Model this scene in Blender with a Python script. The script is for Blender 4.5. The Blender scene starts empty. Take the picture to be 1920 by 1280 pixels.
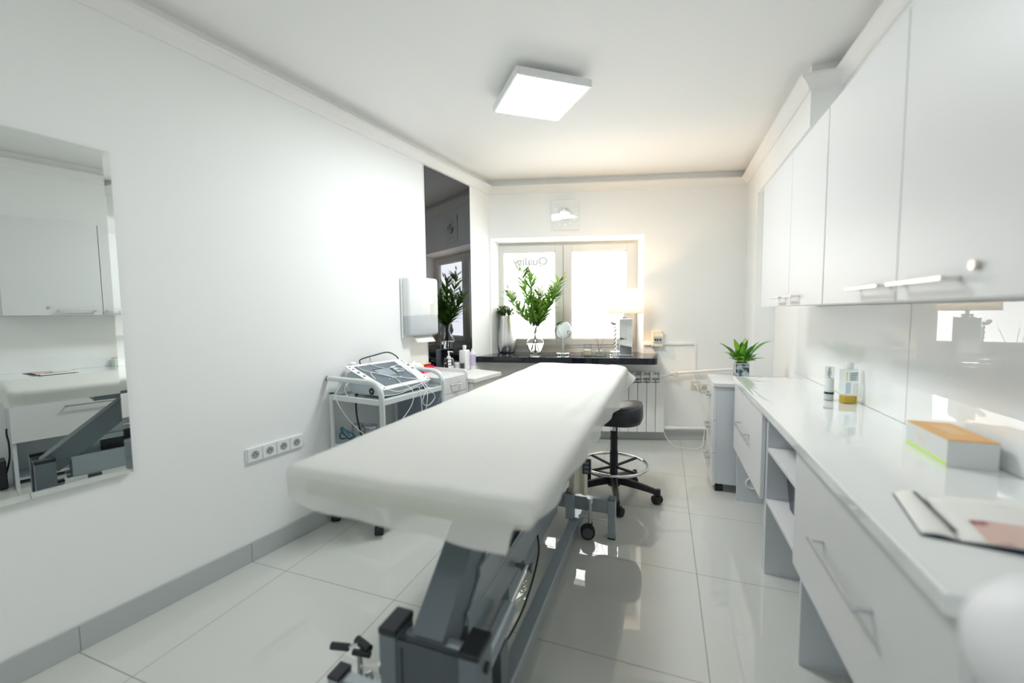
import bpy, bmesh, math, random
from mathutils import Vector, Matrix
random.seed(7)
C = bpy.context.scene.collection
S = bpy.context.scene
PI = math.pi
# ------------------------------------------------------------------ camera
cam = bpy.data.cameras.new('camera'); camo = bpy.data.objects.new('camera', cam); C.objects.link(camo)
YAW, PITCH, ROLL = 0.351227789, 0.0688062415, -0.0110924366
fwd = Vector((-math.sin(YAW)*math.cos(PITCH), math.cos(YAW)*math.cos(PITCH), -math.sin(PITCH)))
right = Vector((math.cos(YAW), math.sin(YAW), 0)); up = right.cross(fwd)
r2 = math.cos(ROLL)*right + math.sin(ROLL)*up; u2 = -math.sin(ROLL)*right + math.cos(ROLL)*up
camo.matrix_world = Matrix(((r2.x, u2.x, -fwd.x, 1.0439), (r2.y, u2.y, -fwd.y, -1.38207),
                            (r2.z, u2.z, -fwd.z, 1.19137), (0, 0, 0, 1)))
cam.sensor_width = 36.0; cam.lens = 778.236/1920*36.0; cam.clip_start = 0.02
cam.dof.use_dof = True; cam.dof.focus_distance = 2.9; cam.dof.aperture_fstop = 1.15
S.camera = camo
# ------------------------------------------------------------------ world, exposure
w = bpy.data.worlds.new('world'); S.world = w; w.use_nodes = True
w.node_tree.nodes['Background'].inputs[0].default_value = (0.85, 0.92, 1.0, 1)
w.node_tree.nodes['Background'].inputs[1].default_value = 1.0
S.view_settings.view_transform = 'Standard'; S.view_settings.look = 'None'
S.view_settings.gamma = 1.0; S.view_settings.use_curve_mapping = False
S.view_settings.exposure = 1.26
CEIL_E, PANE_E = 23.5, 2.4
S.cycles.max_bounces = 14; S.cycles.diffuse_bounces = 8; S.cycles.glossy_bounces = 6
S.cycles.transmission_bounces = 10; S.cycles.transparent_max_bounces = 12
S.cycles.caustics_reflective = False; S.cycles.caustics_refractive = False
S.cycles.sample_clamp_indirect = 6.0

# ------------------------------------------------------------------ materials
MATS = {}
def mat(name, col, rough=0.5, metal=0.0, emit=None, es=0.0, trans=0.0, ior=1.5, coat=0.0, spec=0.5, sheen=0.0, bump=None, alpha=1.0):
    if name in MATS: return MATS[name]
    m = bpy.data.materials.new(name); m.use_nodes = True; MATS[name] = m
    b = m.node_tree.nodes['Principled BSDF']
    b.inputs['Base Color'].default_value = (*col, 1); b.inputs['Roughness'].default_value = rough
    b.inputs['Metallic'].default_value = metal; b.inputs['IOR'].default_value = ior
    b.inputs['Transmission Weight'].default_value = trans; b.inputs['Coat Weight'].default_value = coat
    b.inputs['Coat Roughness'].default_value = 0.03; b.inputs['Specular IOR Level'].default_value = spec
    b.inputs['Alpha'].default_value = alpha
    if emit: b.inputs['Emission Color'].default_value = (*emit, 1); b.inputs['Emission Strength'].default_value = es
    if bump:
        nt = m.node_tree; n = nt.nodes.new('ShaderNodeTexNoise'); n.inputs['Scale'].default_value = bump[0]; n.inputs['Detail'].default_value = 4
        bp = nt.nodes.new('ShaderNodeBump'); bp.inputs['Strength'].default_value = bump[1]; bp.inputs['Distance'].default_value = 0.01
        tc = nt.nodes.new('ShaderNodeTexCoord'); nt.links.new(tc.outputs['Object'], n.inputs['Vector'])
        nt.links.new(n.outputs['Fac'], bp.inputs['Height']); nt.links.new(bp.outputs['Normal'], b.inputs['Normal'])
    return m
def noise_col(m, c1, c2, scale, detail=3, lo=0.35, hi=0.65):
    nt = m.node_tree; b = nt.nodes['Principled BSDF']
    n = nt.nodes.new('ShaderNodeTexNoise'); n.inputs['Scale'].default_value = scale; n.inputs['Detail'].default_value = detail
    r = nt.nodes.new('ShaderNodeValToRGB'); r.color_ramp.elements[0].position = lo; r.color_ramp.elements[1].position = hi
    r.color_ramp.elements[0].color = (*c1, 1); r.color_ramp.elements[1].color = (*c2, 1)
    tc = nt.nodes.new('ShaderNodeTexCoord'); nt.links.new(tc.outputs['Object'], n.inputs['Vector'])
    nt.links.new(n.outputs['Fac'], r.inputs['Fac']); nt.links.new(r.outputs['Color'], b.inputs['Base Color']); return m

def island_ramp(m, c1, c2, c3):
    nt = m.node_tree; g = nt.nodes.new('ShaderNodeNewGeometry'); r = nt.nodes.new('ShaderNodeValToRGB')
    r.color_ramp.elements[0].color = (*c1, 1); r.color_ramp.elements[1].color = (*c3, 1); e = r.color_ramp.elements.new(0.5); e.color = (*c2, 1)
    nt.links.new(g.outputs['Random Per Island'], r.inputs['Fac']); nt.links.new(r.outputs['Color'], nt.nodes['Principled BSDF'].inputs['Base Color']); return r
M_wall = mat('wall paint', (0.895, 0.905, 0.90), 0.62, bump=(60, 0.02))
M_ceil = mat('ceiling paint', (0.89, 0.89, 0.88), 0.7)
M_trim = mat('moulding paint', (0.87, 0.865, 0.85), 0.5)
M_base = mat('skirting tile', (0.47, 0.50, 0.50), 0.25)
M_lac = mat('white lacquer', (0.73, 0.735, 0.735), 0.38)
M_lacg = mat('grey white melamine', (0.63, 0.665, 0.70), 0.4)
M_gloss = mat('white glass top', (0.86, 0.875, 0.87), 0.03, coat=0.6)
M_splash = mat('white back painted glass', (0.87, 0.885, 0.88), 0.015, spec=0.42)
M_chrome = mat('chrome', (0.82, 0.83, 0.84), 0.08, 1.0)
M_alu = mat('brushed aluminium', (0.62, 0.64, 0.66), 0.3, 1.0)
M_frame = mat('grey powder coat', (0.15, 0.185, 0.21), 0.35)
M_frame2 = mat('light grey powder coat', (0.40, 0.45, 0.485), 0.3, 0.55)
M_cap = mat('black plastic', (0.018, 0.02, 0.026), 0.4)
M_rubber = mat('black rubber', (0.012, 0.013, 0.016), 0.55)
M_black = mat('black leatherette', (0.022, 0.024, 0.03), 0.38, bump=(300, 0.05))
M_stoolpl = mat('black nylon', (0.014, 0.014, 0.018), 0.35)
M_granite = noise_col(mat('black granite', (0.01, 0.012, 0.018), 0.04), (0.006, 0.008, 0.014), (0.03, 0.034, 0.045), 180, 4, 0.5, 0.8)
M_pvc = mat('white window plastic', (0.70, 0.69, 0.66), 0.35)
M_mirror = mat('mirror silver', (0.86, 0.90, 0.88), 0.0, 1.0)
M_smoked = mat('smoked mirror', (0.115, 0.122, 0.137), 0.0, 1.0)
M_glass = mat('clear glass', (1, 1, 1), 0.0, trans=1.0, ior=1.45)
def thin(name, tint, k=1.0):
    m = bpy.data.materials.new(name); m.use_nodes = True; nt = m.node_tree; nt.nodes.remove(nt.nodes['Principled BSDF'])
    tr = nt.nodes.new('ShaderNodeBsdfTransparent'); tr.inputs[0].default_value = (*tint, 1)
    g = nt.nodes.new('ShaderNodeBsdfGlossy'); g.inputs['Roughness'].default_value = 0.03
    lw = nt.nodes.new('ShaderNodeLayerWeight'); pw = nt.nodes.new('ShaderNodeMath'); pw.operation = 'POWER'; pw.inputs[1].default_value = 3.0
    fr = nt.nodes.new('ShaderNodeMath'); fr.operation = 'MULTIPLY_ADD'; fr.inputs[1].default_value = 0.45; fr.inputs[2].default_value = 0.05
    nt.links.new(lw.outputs['Facing'], pw.inputs[0]); nt.links.new(pw.outputs[0], fr.inputs[0])
    mx = nt.nodes.new('ShaderNodeMixShader'); nt.links.new(fr.outputs[0], mx.inputs[0]); nt.links.new(tr.outputs[0], mx.inputs[1]); nt.links.new(g.outputs[0], mx.inputs[2])
    nt.links.new(mx.outputs[0], nt.nodes['Material Output'].inputs[0]); return m
M_acryl = thin('clear acrylic', (0.96, 0.975, 0.97))
M_water = mat('water', (0.93, 0.97, 0.90), 0.0, trans=1.0, ior=1.33)
M_white = mat('white plastic', (0.82, 0.83, 0.83), 0.3)
M_cart = mat('pale grey enamel', (0.66, 0.71, 0.71), 0.35)
M_smokep = mat('grey translucent plastic', (0.62, 0.66, 0.69), 0.2, trans=0.2)
M_paper = mat('paper', (0.85, 0.84, 0.80), 0.8)
M_cream = mat('cream plastic', (0.76, 0.74, 0.64), 0.45)
M_dark = mat('dark hole', (0.01, 0.01, 0.012), 0.6)
M_green = mat('leaf green', (0.10, 0.33, 0.03), 0.4)
M_greenl = mat('light leaf green', (0.25, 0.48, 0.06), 0.45)
M_greend = mat('deep leaf green', (0.035, 0.10, 0.02), 0.45)
for _m in (M_green, M_greenl):
    _m.node_tree.nodes['Principled BSDF'].inputs['Transmission Weight'].default_value = 0.0
M_petal = mat('lily petal', (0.90, 0.89, 0.84), 0.6)
M_bud = mat('lily bud', (0.50, 0.56, 0.18), 0.5)

def floor_mat():
    m = bpy.data.materials.new('polished floor tiles'); m.use_nodes = True; nt = m.node_tree; b = nt.nodes['Principled BSDF']
    tc = nt.nodes.new('ShaderNodeTexCoord'); sp = nt.nodes.new('ShaderNodeSeparateXYZ'); nt.links.new(tc.outputs['Object'], sp.inputs[0])
    outs = []
    for k, per in (('X', 0.59925), ('Y', 0.6)):
        p = nt.nodes.new('ShaderNodeMath'); p.operation = 'PINGPONG'; p.inputs[1].default_value = per/2
        nt.links.new(sp.outputs[k], p.inputs[0])
        l = nt.nodes.new('ShaderNodeMath'); l.operation = 'LESS_THAN'; l.inputs[1].default_value = 0.0013
        nt.links.new(p.outputs[0], l.inputs[0]); outs.append(l)
    mx = nt.nodes.new('ShaderNodeMath'); mx.operation = 'MAXIMUM'
    nt.links.new(outs[0].outputs[0], mx.inputs[0]); nt.links.new(outs[1].outputs[0], mx.inputs[1])
    n = nt.nodes.new('ShaderNodeTexNoise'); n.inputs['Scale'].default_value = 2.2; nt.links.new(tc.outputs['Object'], n.inputs['Vector'])
    r = nt.nodes.new('ShaderNodeValToRGB'); r.color_ramp.elements[0].color = (0.60, 0.61, 0.575, 1); r.color_ramp.elements[1].color = (0.64, 0.65, 0.615, 1)
    nt.links.new(n.outputs['Fac'], r.inputs['Fac'])
    mc = nt.nodes.new('ShaderNodeMix'); mc.data_type = 'RGBA'; nt.links.new(mx.outputs[0], mc.inputs['Factor'])
    nt.links.new(r.outputs['Color'], mc.inputs['A']); mc.inputs['B'].default_value = (0.14, 0.15, 0.14, 1)
    nt.links.new(mc.outputs['Result'], b.inputs['Base Color'])
    ro = nt.nodes.new('ShaderNodeMath'); ro.operation = 'MULTIPLY_ADD'; ro.inputs[1].default_value = 0.5; ro.inputs[2].default_value = 0.018
    nt.links.new(mx.outputs[0], ro.inputs[0]); nt.links.new(ro.outputs[0], b.inputs['Roughness'])
    b.inputs['IOR'].default_value = 1.82; return m
M_floor = floor_mat()

def sheet_mat():
    m = bpy.data.materials.new('disposable fleece sheet'); m.use_nodes = True; nt = m.node_tree; b = nt.nodes['Principled BSDF']
    b.inputs['Base Color'].default_value = (0.86, 0.86, 0.84, 1); b.inputs['Roughness'].default_value = 0.75; b.inputs['Specular IOR Level'].default_value = 0.2
    t = nt.nodes.new('ShaderNodeBsdfTranslucent'); t.inputs[0].default_value = (0.86, 0.87, 0.84, 1)
    a = nt.nodes.new('ShaderNodeMixShader'); a.inputs[0].default_value = 0.22
    tr = nt.nodes.new('ShaderNodeBsdfTransparent'); a2 = nt.nodes.new('ShaderNodeMixShader'); a2.inputs[0].default_value = 0.20
    out = nt.nodes['Material Output']
    nt.links.new(b.outputs[0], a.inputs[1]); nt.links.new(t.outputs[0], a.inputs[2])
    nt.links.new(a.outputs[0], a2.inputs[1]); nt.links.new(tr.outputs[0], a2.inputs[2]); nt.links.new(a2.outputs[0], out.inputs[0])
    n = nt.nodes.new('ShaderNodeTexNoise'); n.inputs['Scale'].default_value = 9; n.inputs['Detail'].default_value = 5
    bp = nt.nodes.new('ShaderNodeBump'); bp.inputs['Strength'].default_value = 0.12; bp.inputs['Distance'].default_value = 0.02
    tc = nt.nodes.new('ShaderNodeTexCoord'); nt.links.new(tc.outputs['Object'], n.inputs['Vector'])
    nt.links.new(n.outputs['Fac'], bp.inputs['Height']); nt.links.new(bp.outputs['Normal'], b.inputs['Normal']); return m
M_sheet = sheet_mat()
def shade_mat():
    m = bpy.data.materials.new('fabric lamp shade'); m.use_nodes = True; nt = m.node_tree; b = nt.nodes['Principled BSDF']
    b.inputs['Base Color'].default_value = (0.92, 0.91, 0.88, 1); b.inputs['Roughness'].default_value = 0.8
    t = nt.nodes.new('ShaderNodeBsdfTranslucent'); t.inputs[0].default_value = (0.97, 0.95, 0.90, 1)
    a = nt.nodes.new('ShaderNodeMixShader'); a.inputs[0].default_value = 0.6
    nt.links.new(b.outputs[0], a.inputs[1]); nt.links.new(t.outputs[0], a.inputs[2]); nt.links.new(a.outputs[0], nt.nodes['Material Output'].inputs[0]); return m
M_shade = shade_mat()
M_lampdiff = mat('lit lamp diffuser', (0.9, 0.9, 0.9), 0.4, emit=(0.93, 0.98, 1.0), es=CEIL_E)
M_lampfill = mat('added fill lamp diffuser', (0.9, 0.9, 0.9), 0.4, emit=(0.93, 0.98, 1.0), es=7.0)  # for the fill lamp added behind the camera
M_pane = mat('frosted pane lit by daylight', (0.85, 0.87, 0.88), 0.3, emit=(1.0, 0.99, 0.975), es=PANE_E)
M_bulb = mat('warm bulb', (1, 0.9, 0.75), 0.4, emit=(1.0, 0.64, 0.32), es=150.0)
M_letter = mat('backlit film lettering', (0.1, 0.1, 0.1), 0.8, emit=(0.80, 0.80, 0.77), es=0.28)  # faint glow imitates daylight coming through the film

# ------------------------------------------------------------------ mesh helpers
def BM(): return bmesh.new()
def box(bm, x0, x1, y0, y1, z0, z1, bev=0.0, seg=2):
    r = bmesh.ops.create_cube(bm, size=1.0); vs = r['verts']
    for v in vs:
        v.co = Vector(((x0+x1)/2 + v.co.x*(x1-x0), (y0+y1)/2 + v.co.y*(y1-y0), (z0+z1)/2 + v.co.z*(z1-z0)))
    if bev > 0:
        es = set()
        for v in vs: es.update(v.link_edges)
        bmesh.ops.bevel(bm, geom=list(es), offset=bev, segments=seg, profile=0.5, affect='EDGES')
    return bm
def bar(bm, p0, p1, wx, wz, upv=(0, 0, 1), bev=0.0):
    """a rectangular bar from p0 to p1"""
    p0, p1 = Vector(p0), Vector(p1); d = (p1-p0).normalized(); s = d.cross(Vector(upv)).normalized(); u = s.cross(d)
    vs = []
    for p in (p0, p1):
        for a, b in ((-1, -1), (1, -1), (1, 1), (-1, 1)): vs.append(bm.verts.new(p + s*a*wx/2 + u*b*wz/2))
    fs = [(0, 1, 2, 3), (7, 6, 5, 4), (0, 4, 5, 1), (1, 5, 6, 2), (2, 6, 7, 3), (3, 7, 4, 0)]
    F = [bm.faces.new([vs[i] for i in f]) for f in fs]
    if bev:
        es = set()
        for v in vs: es.update(v.link_edges)
        bmesh.ops.bevel(bm, geom=list(es), offset=bev, segments=2, profile=0.5, affect='EDGES')
    return bm
def tube(bm, pts, r, n=10, closed=False, caps=True, rr=None):
    pts = [Vector(p) for p in pts]; N = len(pts); rings = []; prev = None
    for i, p in enumerate(pts):
        if closed: t = pts[(i+1) % N]-pts[i-1]
        else: t = pts[min(i+1, N-1)]-pts[max(i-1, 0)]
        t.normalize()
        if prev is None:
            a = Vector((0, 0, 1)) if abs(t.z) < 0.9 else Vector((1, 0, 0)); u = t.cross(a).normalized()
        else: u = (prev - t*prev.dot(t)).normalized()
        prev = u; v = t.cross(u); R = rr[i] if rr else r
        rings.append([bm.verts.new(p + (u*math.cos(2*PI*k/n) + v*math.sin(2*PI*k/n))*R) for k in range(n)])
    for i in range(N if closed else N-1):
        A, B = rings[i], rings[(i+1) % N]
        for k in range(n): bm.faces.new((A[k], A[(k+1) % n], B[(k+1) % n], B[k]))
    if caps and not closed:
        bm.faces.new(rings[0][::-1]); bm.faces.new(rings[-1])
    return bm
def cyl(bm, p0, p1, r0, r1=None, n=20):
    return tube(bm, [p0, p1], r0, n, rr=[r0, r0 if r1 is None else r1])
def lathe(bm, prof, c=(0, 0, 0), n=32, close=False):
    c = Vector(c); rings = []
    for r, z in prof:
        if r < 1e-6: rings.append([bm.verts.new(c + Vector((0, 0, z)))])
        else: rings.append([bm.verts.new(c + Vector((r*math.cos(2*PI*k/n), r*math.sin(2*PI*k/n), z))) for k in range(n)])
    for i in range(len(rings)-1):
        A, B = rings[i], rings[i+1]
        for k in range(n):
            k2 = (k+1) % n
            if len(A) == 1 and len(B) == 1: continue
            if len(A) == 1: bm.faces.new((A[0], B[k2], B[k]))
            elif len(B) == 1: bm.faces.new((A[k], A[k2], B[0]))
            else: bm.faces.new((A[k], A[k2], B[k2], B[k]))
    return bm
def prism(bm, poly, z0, z1):
    a = [bm.verts.new((x, y, z0)) for x, y in poly]; b = [bm.verts.new((x, y, z1)) for x, y in poly]; n = len(poly)
    bm.faces.new(a[::-1]); bm.faces.new(b)
    for i in range(n): bm.faces.new((a[i], a[(i+1) % n], b[(i+1) % n], b[i]))
    return bm
def extrude_poly(bm, pts, vec):
    vec = Vector(vec); a = [bm.verts.new(p) for p in pts]; b = [bm.verts.new(Vector(p)+vec) for p in pts]; n = len(pts)
    bm.faces.new(a[::-1]); bm.faces.new(b)
    for i in range(n): bm.faces.new((a[i], a[(i+1) % n], b[(i+1) % n], b[i]))
    return bm
def rrect(x0, x1, y0, y1, r, n=6):
    out = []
    for cx, cy, a0 in ((x1-r, y1-r, 0), (x0+r, y1-r, 90), (x0+r, y0+r, 180), (x1-r, y0+r, 270)):
        for k in range(n+1):
            a = math.radians(a0+90*k/n); out.append((cx+r*math.cos(a), cy+r*math.sin(a)))
    return out
def bez(p0, p1, p2, p3, n=12):
    p0, p1, p2, p3 = map(Vector, (p0, p1, p2, p3)); o = []
    for i in range(n+1):
        t = i/n; s = 1-t; o.append(p0*s**3 + p1*3*s*s*t + p2*3*s*t*t + p3*t**3)
    return o
def spline(pts, n=8):
    P = [Vector(p) for p in pts]; P = [P[0]*2-P[1]] + P + [P[-1]*2-P[-2]]; o = []
    for i in range(1, len(P)-2):
        for k in range(n):
            t = k/n; a, b, c, d = P[i-1:i+3]
            o.append(0.5*((2*b) + (c-a)*t + (2*a-5*b+4*c-d)*t*t + (3*b-a-3*c+d)*t**3))
    o.append(P[-2]); return o
def obj(name, bm, m, parent=None, smooth=None, loc=None, rotz=None, bevel=0.0):
    bmesh.ops.recalc_face_normals(bm, faces=bm.faces[:])
    me = bpy.data.meshes.new(name); bm.to_mesh(me); bm.free()
    o = bpy.data.objects.new(name, me); C.objects.link(o); me.materials.append(m)
    if parent is not None: o.parent = parent
    if loc is not None: o.location = loc
    if rotz is not None: o.rotation_euler = (0, 0, rotz)
    if bevel > 0:
        b = o.modifiers.new('bevel', 'BEVEL'); b.width = bevel; b.segments = 2; b.limit_method = 'ANGLE'; b.angle_limit = math.radians(40)
    if smooth:
        for p in me.polygons: p.use_smooth = True
        try: me.set_sharp_from_angle(angle=math.radians(smooth))
        except Exception: pass
    return o
def tag(o, label, cat, group=None):
    o['label'] = label; o['category'] = cat
    if group: o['group'] = group
    return o
def thing(name, label, cat, loc=(0, 0, 0), rotz=0.0, group=None):
    o = bpy.data.objects.new(name, None); C.objects.link(o); o.location = loc; o.rotation_euler = (0, 0, rotz)
    o.empty_display_size = 0.05
    return tag(o, label, cat, group)
def struct(name, bm, m, parent=None, smooth=None, loc=None, rotz=None, bevel=0.0):
    o = obj(name, bm, m, parent, smooth, loc, rotz, bevel)
    if parent is None: o['kind'] = 'structure'
    return o
def dup(root, loc, rotz=None, label=None, group=None):
    r = root.copy(); C.objects.link(r); r.location = loc
    if rotz is not None: r.rotation_euler = (0, 0, rotz)
    if label: r['label'] = label
    if group: r['group'] = group
    for ch in list(root.children):
        c = ch.copy(); C.objects.link(c); c.parent = r
        for g in ch.children:
            d = g.copy(); C.objects.link(d); d.parent = c
    return r

# ------------------------------------------------------------------ room frames
W0 = Vector((-0.8265, 0.0, 0)); WA = -math.atan2(0.142, 0.99)      # left wall: local x into the room, local y along it
e1 = Vector((math.cos(WA), math.sin(WA), 0)); e2 = Vector((-math.sin(WA), math.cos(WA), 0))
def WL(a, b, z=0.0): return W0 + e1*a + e2*b + Vector((0, 0, z))
B0 = Vector((-0.503, 2.252, 0)); BA = math.atan2(0.27, 1.0)       # back wall: local x along it, local -y into the room
t1 = Vector((math.cos(BA), math.sin(BA), 0)); t2 = Vector((-math.sin(BA), math.cos(BA), 0))
def WB(t, d, z=0.0): return B0 + t1*t - t2*d + Vector((0, 0, z))
RX, BX, BY0, BY1 = 1.862, 1.722, 1.17, 2.41                        # right wall, bulkhead face, its near end, the pier's near face
ZC = 2.41
FRONT = -2.7
LWN = WL(0, -2.85)
# ------------------------------------------------------------------ structure
struct('floor', box(BM(), -1.8, 2.6, -3.2, 3.4, -0.1, 0), M_floor)
struct('ceiling', box(BM(), -1.8, 2.6, -3.2, 3.4, ZC, ZC+0.1), M_ceil)
struct('wall_left', box(BM(), -0.12, 0, -2.95, 2.5, 0, ZC), M_wall, loc=W0, rotz=WA)
# back wall with a splayed window opening
def back_wall():
    bm = BM(); T0, T1, Z0, Z1 = 0.012, 1.418, 0.80, 1.887; D = 0.17
    U0, U1, V0, V1 = 0.035, 1.392, 0.80, 1.862
    L, Rr = -0.15, 2.55
    v = lambda t, y, z: bm.verts.new((t, y, z))
    def quad(a, b, c, d): bm.faces.new([v(*a), v(*b), v(*c), v(*d)])
    quad((L, 0, 0), (Rr, 0, 0), (Rr, 0, Z0), (L, 0, Z0)); quad((L, 0, Z1), (Rr, 0, Z1), (Rr, 0, ZC), (L, 0, ZC))
    quad((L, 0, Z0), (T0, 0, Z0), (T0, 0, Z1), (L, 0, Z1)); quad((T1, 0, Z0), (Rr, 0, Z0), (Rr, 0, Z1), (T1, 0, Z1))
    quad((T0, 0, Z0), (U0, D, V0), (U0, D, V1), (T0, 0, Z1)); quad((T1, 0, Z0), (T1, 0, Z1), (U1, D, V1), (U1, D, V0))
    quad((T0, 0, Z1), (U0, D, V1), (U1, D, V1), (T1, 0, Z1)); quad((T0, 0, Z0), (T1, 0, Z0), (U1, D, V0), (U0, D, V0))
    # outer skin so that the wall has depth
    E = 0.34
    quad((L, E, 0), (Rr, E, 0), (Rr, E, Z0), (L, E, Z0)); quad((L, E, Z1), (Rr, E, Z1), (Rr, E, ZC), (L, E, ZC))
    quad((L, E, Z0), (U0, E, Z0), (U0, E, Z1), (L, E, Z1)); quad((U1, E, Z0), (Rr, E, Z0), (Rr, E, Z1), (U1, E, Z1))
    quad((U0, D, V0), (U0, E, V0), (U0, E, V1), (U0, D, V1)); quad((U1, D, V0), (U1, E, V0), (U1, E, V1), (U1, D, V1))
    quad((U0, D, V1), (U0, E, V1), (U1, E, V1), (U1, D, V1)); quad((U0, D, V0), (U0, E, V0), (U1, E, V0), (U1, D, V0))
    bmesh.ops.remove_doubles(bm, verts=bm.verts[:], dist=1e-5)
    return bm
struct('wall_back', back_wall(), M_wall, loc=B0, rotz=BA)
struct('wall_right', box(BM(), RX, RX+0.12, -3.0, 3.3, 0, ZC), M_wall)
struct('wall_front', box(BM(), -1.6, 2.4, FRONT-0.12, FRONT, 0, ZC), M_wall)
bm = BM(); prism(bm, [(BX, BY0), (RX+0.01, BY0), (RX+0.01, 2.95), (BX, 2.95)], 2.11, ZC); prism(bm, [(BX, BY1), (RX+0.01, BY1), (RX+0.01, 2.95), (BX, 2.95)], 0, 2.11)
struct('wall_right_pier', bm, M_wall)

# skirting
struct('baseboard_left', box(BM(), 0, 0.012, -2.8, 2.27, 0, 0.097), M_base, loc=W0, rotz=WA, bevel=0.002)
bm = BM()
struct('baseboard_back', box(BM(), 0.01, 2.28, -0.012, 0, 0, 0.112), M_base, loc=B0, rotz=BA, bevel=0.002)
# skirting joints on the left wall
for i, b in enumerate((-1.2, -0.60, 0.0, 0.6, 1.2)):
    struct('trim_%d' % (20+i), box(BM(), 0.0119, 0.0124, b-0.001, b+0.001, 0.002, 0.095), mat('grout', (0.2, 0.22, 0.22), 0.7), loc=W0, rotz=WA)

# cove moulding: profile (d out from wall, z)
PROF = [(0.0, 2.288), (0.012, 2.288), (0.014, 2.296), (0.020, 2.308), (0.032, 2.322), (0.046, 2.334), (0.052, 2.340), (0.056, 2.342), (0.056, 2.352), (0.0, 2.352)]
def sweep(path):
    """path: list of 2D points walked with the room on the right-hand side; mitred"""
    bm = BM(); P = [Vector((p[0], p[1])) for p in path]; rings = []
    for i, p in enumerate(P):
        def nrm(a, b):
            d = (b-a).normalized(); return Vector((d.y, -d.x))
        if i == 0: m = nrm(P[0], P[1])
        elif i == len(P)-1: m = nrm(P[-2], P[-1])
        else:
            n1, n2 = nrm(P[i-1], p), nrm(p, P[i+1]); m = (n1+n2); m = m/(m.dot(n1))
        rings.append([bm.verts.new((p.x+m.x*d, p.y+m.y*d, z)) for d, z in PROF])
    k = len(PROF)
    for i in range(len(rings)-1):
        for j in range(k): bm.faces.new((rings[i][j], rings[i][(j+1) % k], rings[i+1][(j+1) % k], rings[i+1][j]))
    bm.faces.new(rings[0]); bm.faces.new(rings[-1][::-1]); return bm
def isect_back_x(x):
    t = (x-B0.x)/t1.x; return B0.y + t1.y*t
pl = WL(0, -2.75); 
# corner of left wall and back wall
den = e2.x*t1.y - e2.y*t1.x; dv = B0-W0; bb = (dv.x*t1.y - dv.y*t1.x)/den; CORN = WL(0, bb)
struct('trim_1', sweep([(pl.x, pl.y), (CORN.x, CORN.y), (BX, isect_back_x(BX)), (BX, BY0), (RX, BY0), (RX, FRONT)]), M_trim, smooth=35)

# ------------------------------------------------------------------ window
win = thing('window_1', 'white plastic two-sash window with frosted panes in the back wall', 'window', loc=B0, rotz=BA)
win['kind'] = 'structure'
D = 0.17
bm = BM()
for a in ((0.0355, 0.070, 0.802, 1.861), (1.352, 1.3915, 0.802, 1.861), (0.070, 1.352, 1.822, 1.861), (0.070, 1.352, 0.802, 0.872)):
    box(bm, a[0], a[1], D+0.0, D+0.07, a[2], a[3], 0.003)
box(bm, 0.070, 1.352, D-0.006, D+0.001, 0.852, 0.866)
obj('window_frame', bm, M_pvc, win)
def sash(x0, x1, px0, px1, pz0, pz1, z0, z1):
    bm = BM(); y0, y1 = D-0.012, D+0.05
    for a in ((x0, px0, z0, z1), (px1, x1, z0, z1), (px0, px1, pz1, z1), (px0, px1, z0, pz0)): box(bm, a[0], a[1], y0, y1, a[2], a[3], 0.003)
    for a in ((px0, px0+0.008, pz0, pz1), (px1-0.008, px1, pz0, pz1), (px0+0.008, px1-0.008, pz1-0.008, pz1), (px0+0.008, px1-0.008, pz0, pz0+0.008)): box(bm, a[0], a[1], y0+0.012, y1, a[2], a[3], 0.003)
    s = obj('sash', bm, M_pvc, win)
    p = obj('pane', box(BM(), px0+0.006, px1-0.006, D+0.018, D+0.026, pz0+0.006, pz1-0.006), M_pane, s)
    return s
s1 = sash(0.058, 0.690, 0.112, 0.618, 0.933, 1.778, 0.876, 1.838)
s2 = sash(0.694, 1.365, 0.771, 1.292, 0.933, 1.778, 0.876, 1.838)
obj('sash_gap', box(BM(), 0.690, 0.694, D-0.0, D+0.02, 0.878, 1.836), mat('gap shade', (0.3, 0.31, 0.3), 0.7), win)
# reversed lettering on the film of the left pane
cu = bpy.data.curves.new('lettering', 'FONT'); cu.body = 'Quality'; cu.size = 0.105; cu.extrude = 0.0005; cu.offset = 0.0042
to = bpy.data.objects.new('tmp', cu); C.objects.link(to)
dg = bpy.context.evaluated_depsgraph_get(); me = bpy.data.meshes.new_from_object(to.evaluated_get(dg))
bpy.data.objects.remove(to)
bm = BM(); bm.from_mesh(me)
xs = [v.co.x for v in bm.verts]; wmax = max(xs)
for v in bm.verts:
    x, y, z = v.co; v.co = Vector((0.545 - x*0.345/wmax, D+0.0172 + z, 1.655 + y))
bpy.data.meshes.remove(me)
tube(bm, [(0.56-0.03*i, D+0.0172, 1.615 + 0.013*math.sin(i*0.75)) for i in range(13)], 0.0014, 5)
for k, (a, b) in enumerate(((0.40, 0.55), (0.24, 0.37))): box(bm, a, b, D+0.0168, D+0.0176, 1.572, 1.576)
obj('lettering', bm, M_letter, s1)

# black granite shelf below the window
sh = prism(BM(), [(-0.5385, 1.985), (0.93, 2.188), (0.962, 2.197), (0.985, 2.215), (0.997, 2.245), (0.998, 2.655), (0.868, 2.620), (0.835, 2.780), (-0.462, 2.430), (-0.497, 2.258)], 0.752, 0.805)
tag(obj('window_shelf', sh, M_granite, bevel=0.004), 'polished black granite shelf running under the window', 'shelf')
SZ = 0.805

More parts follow.
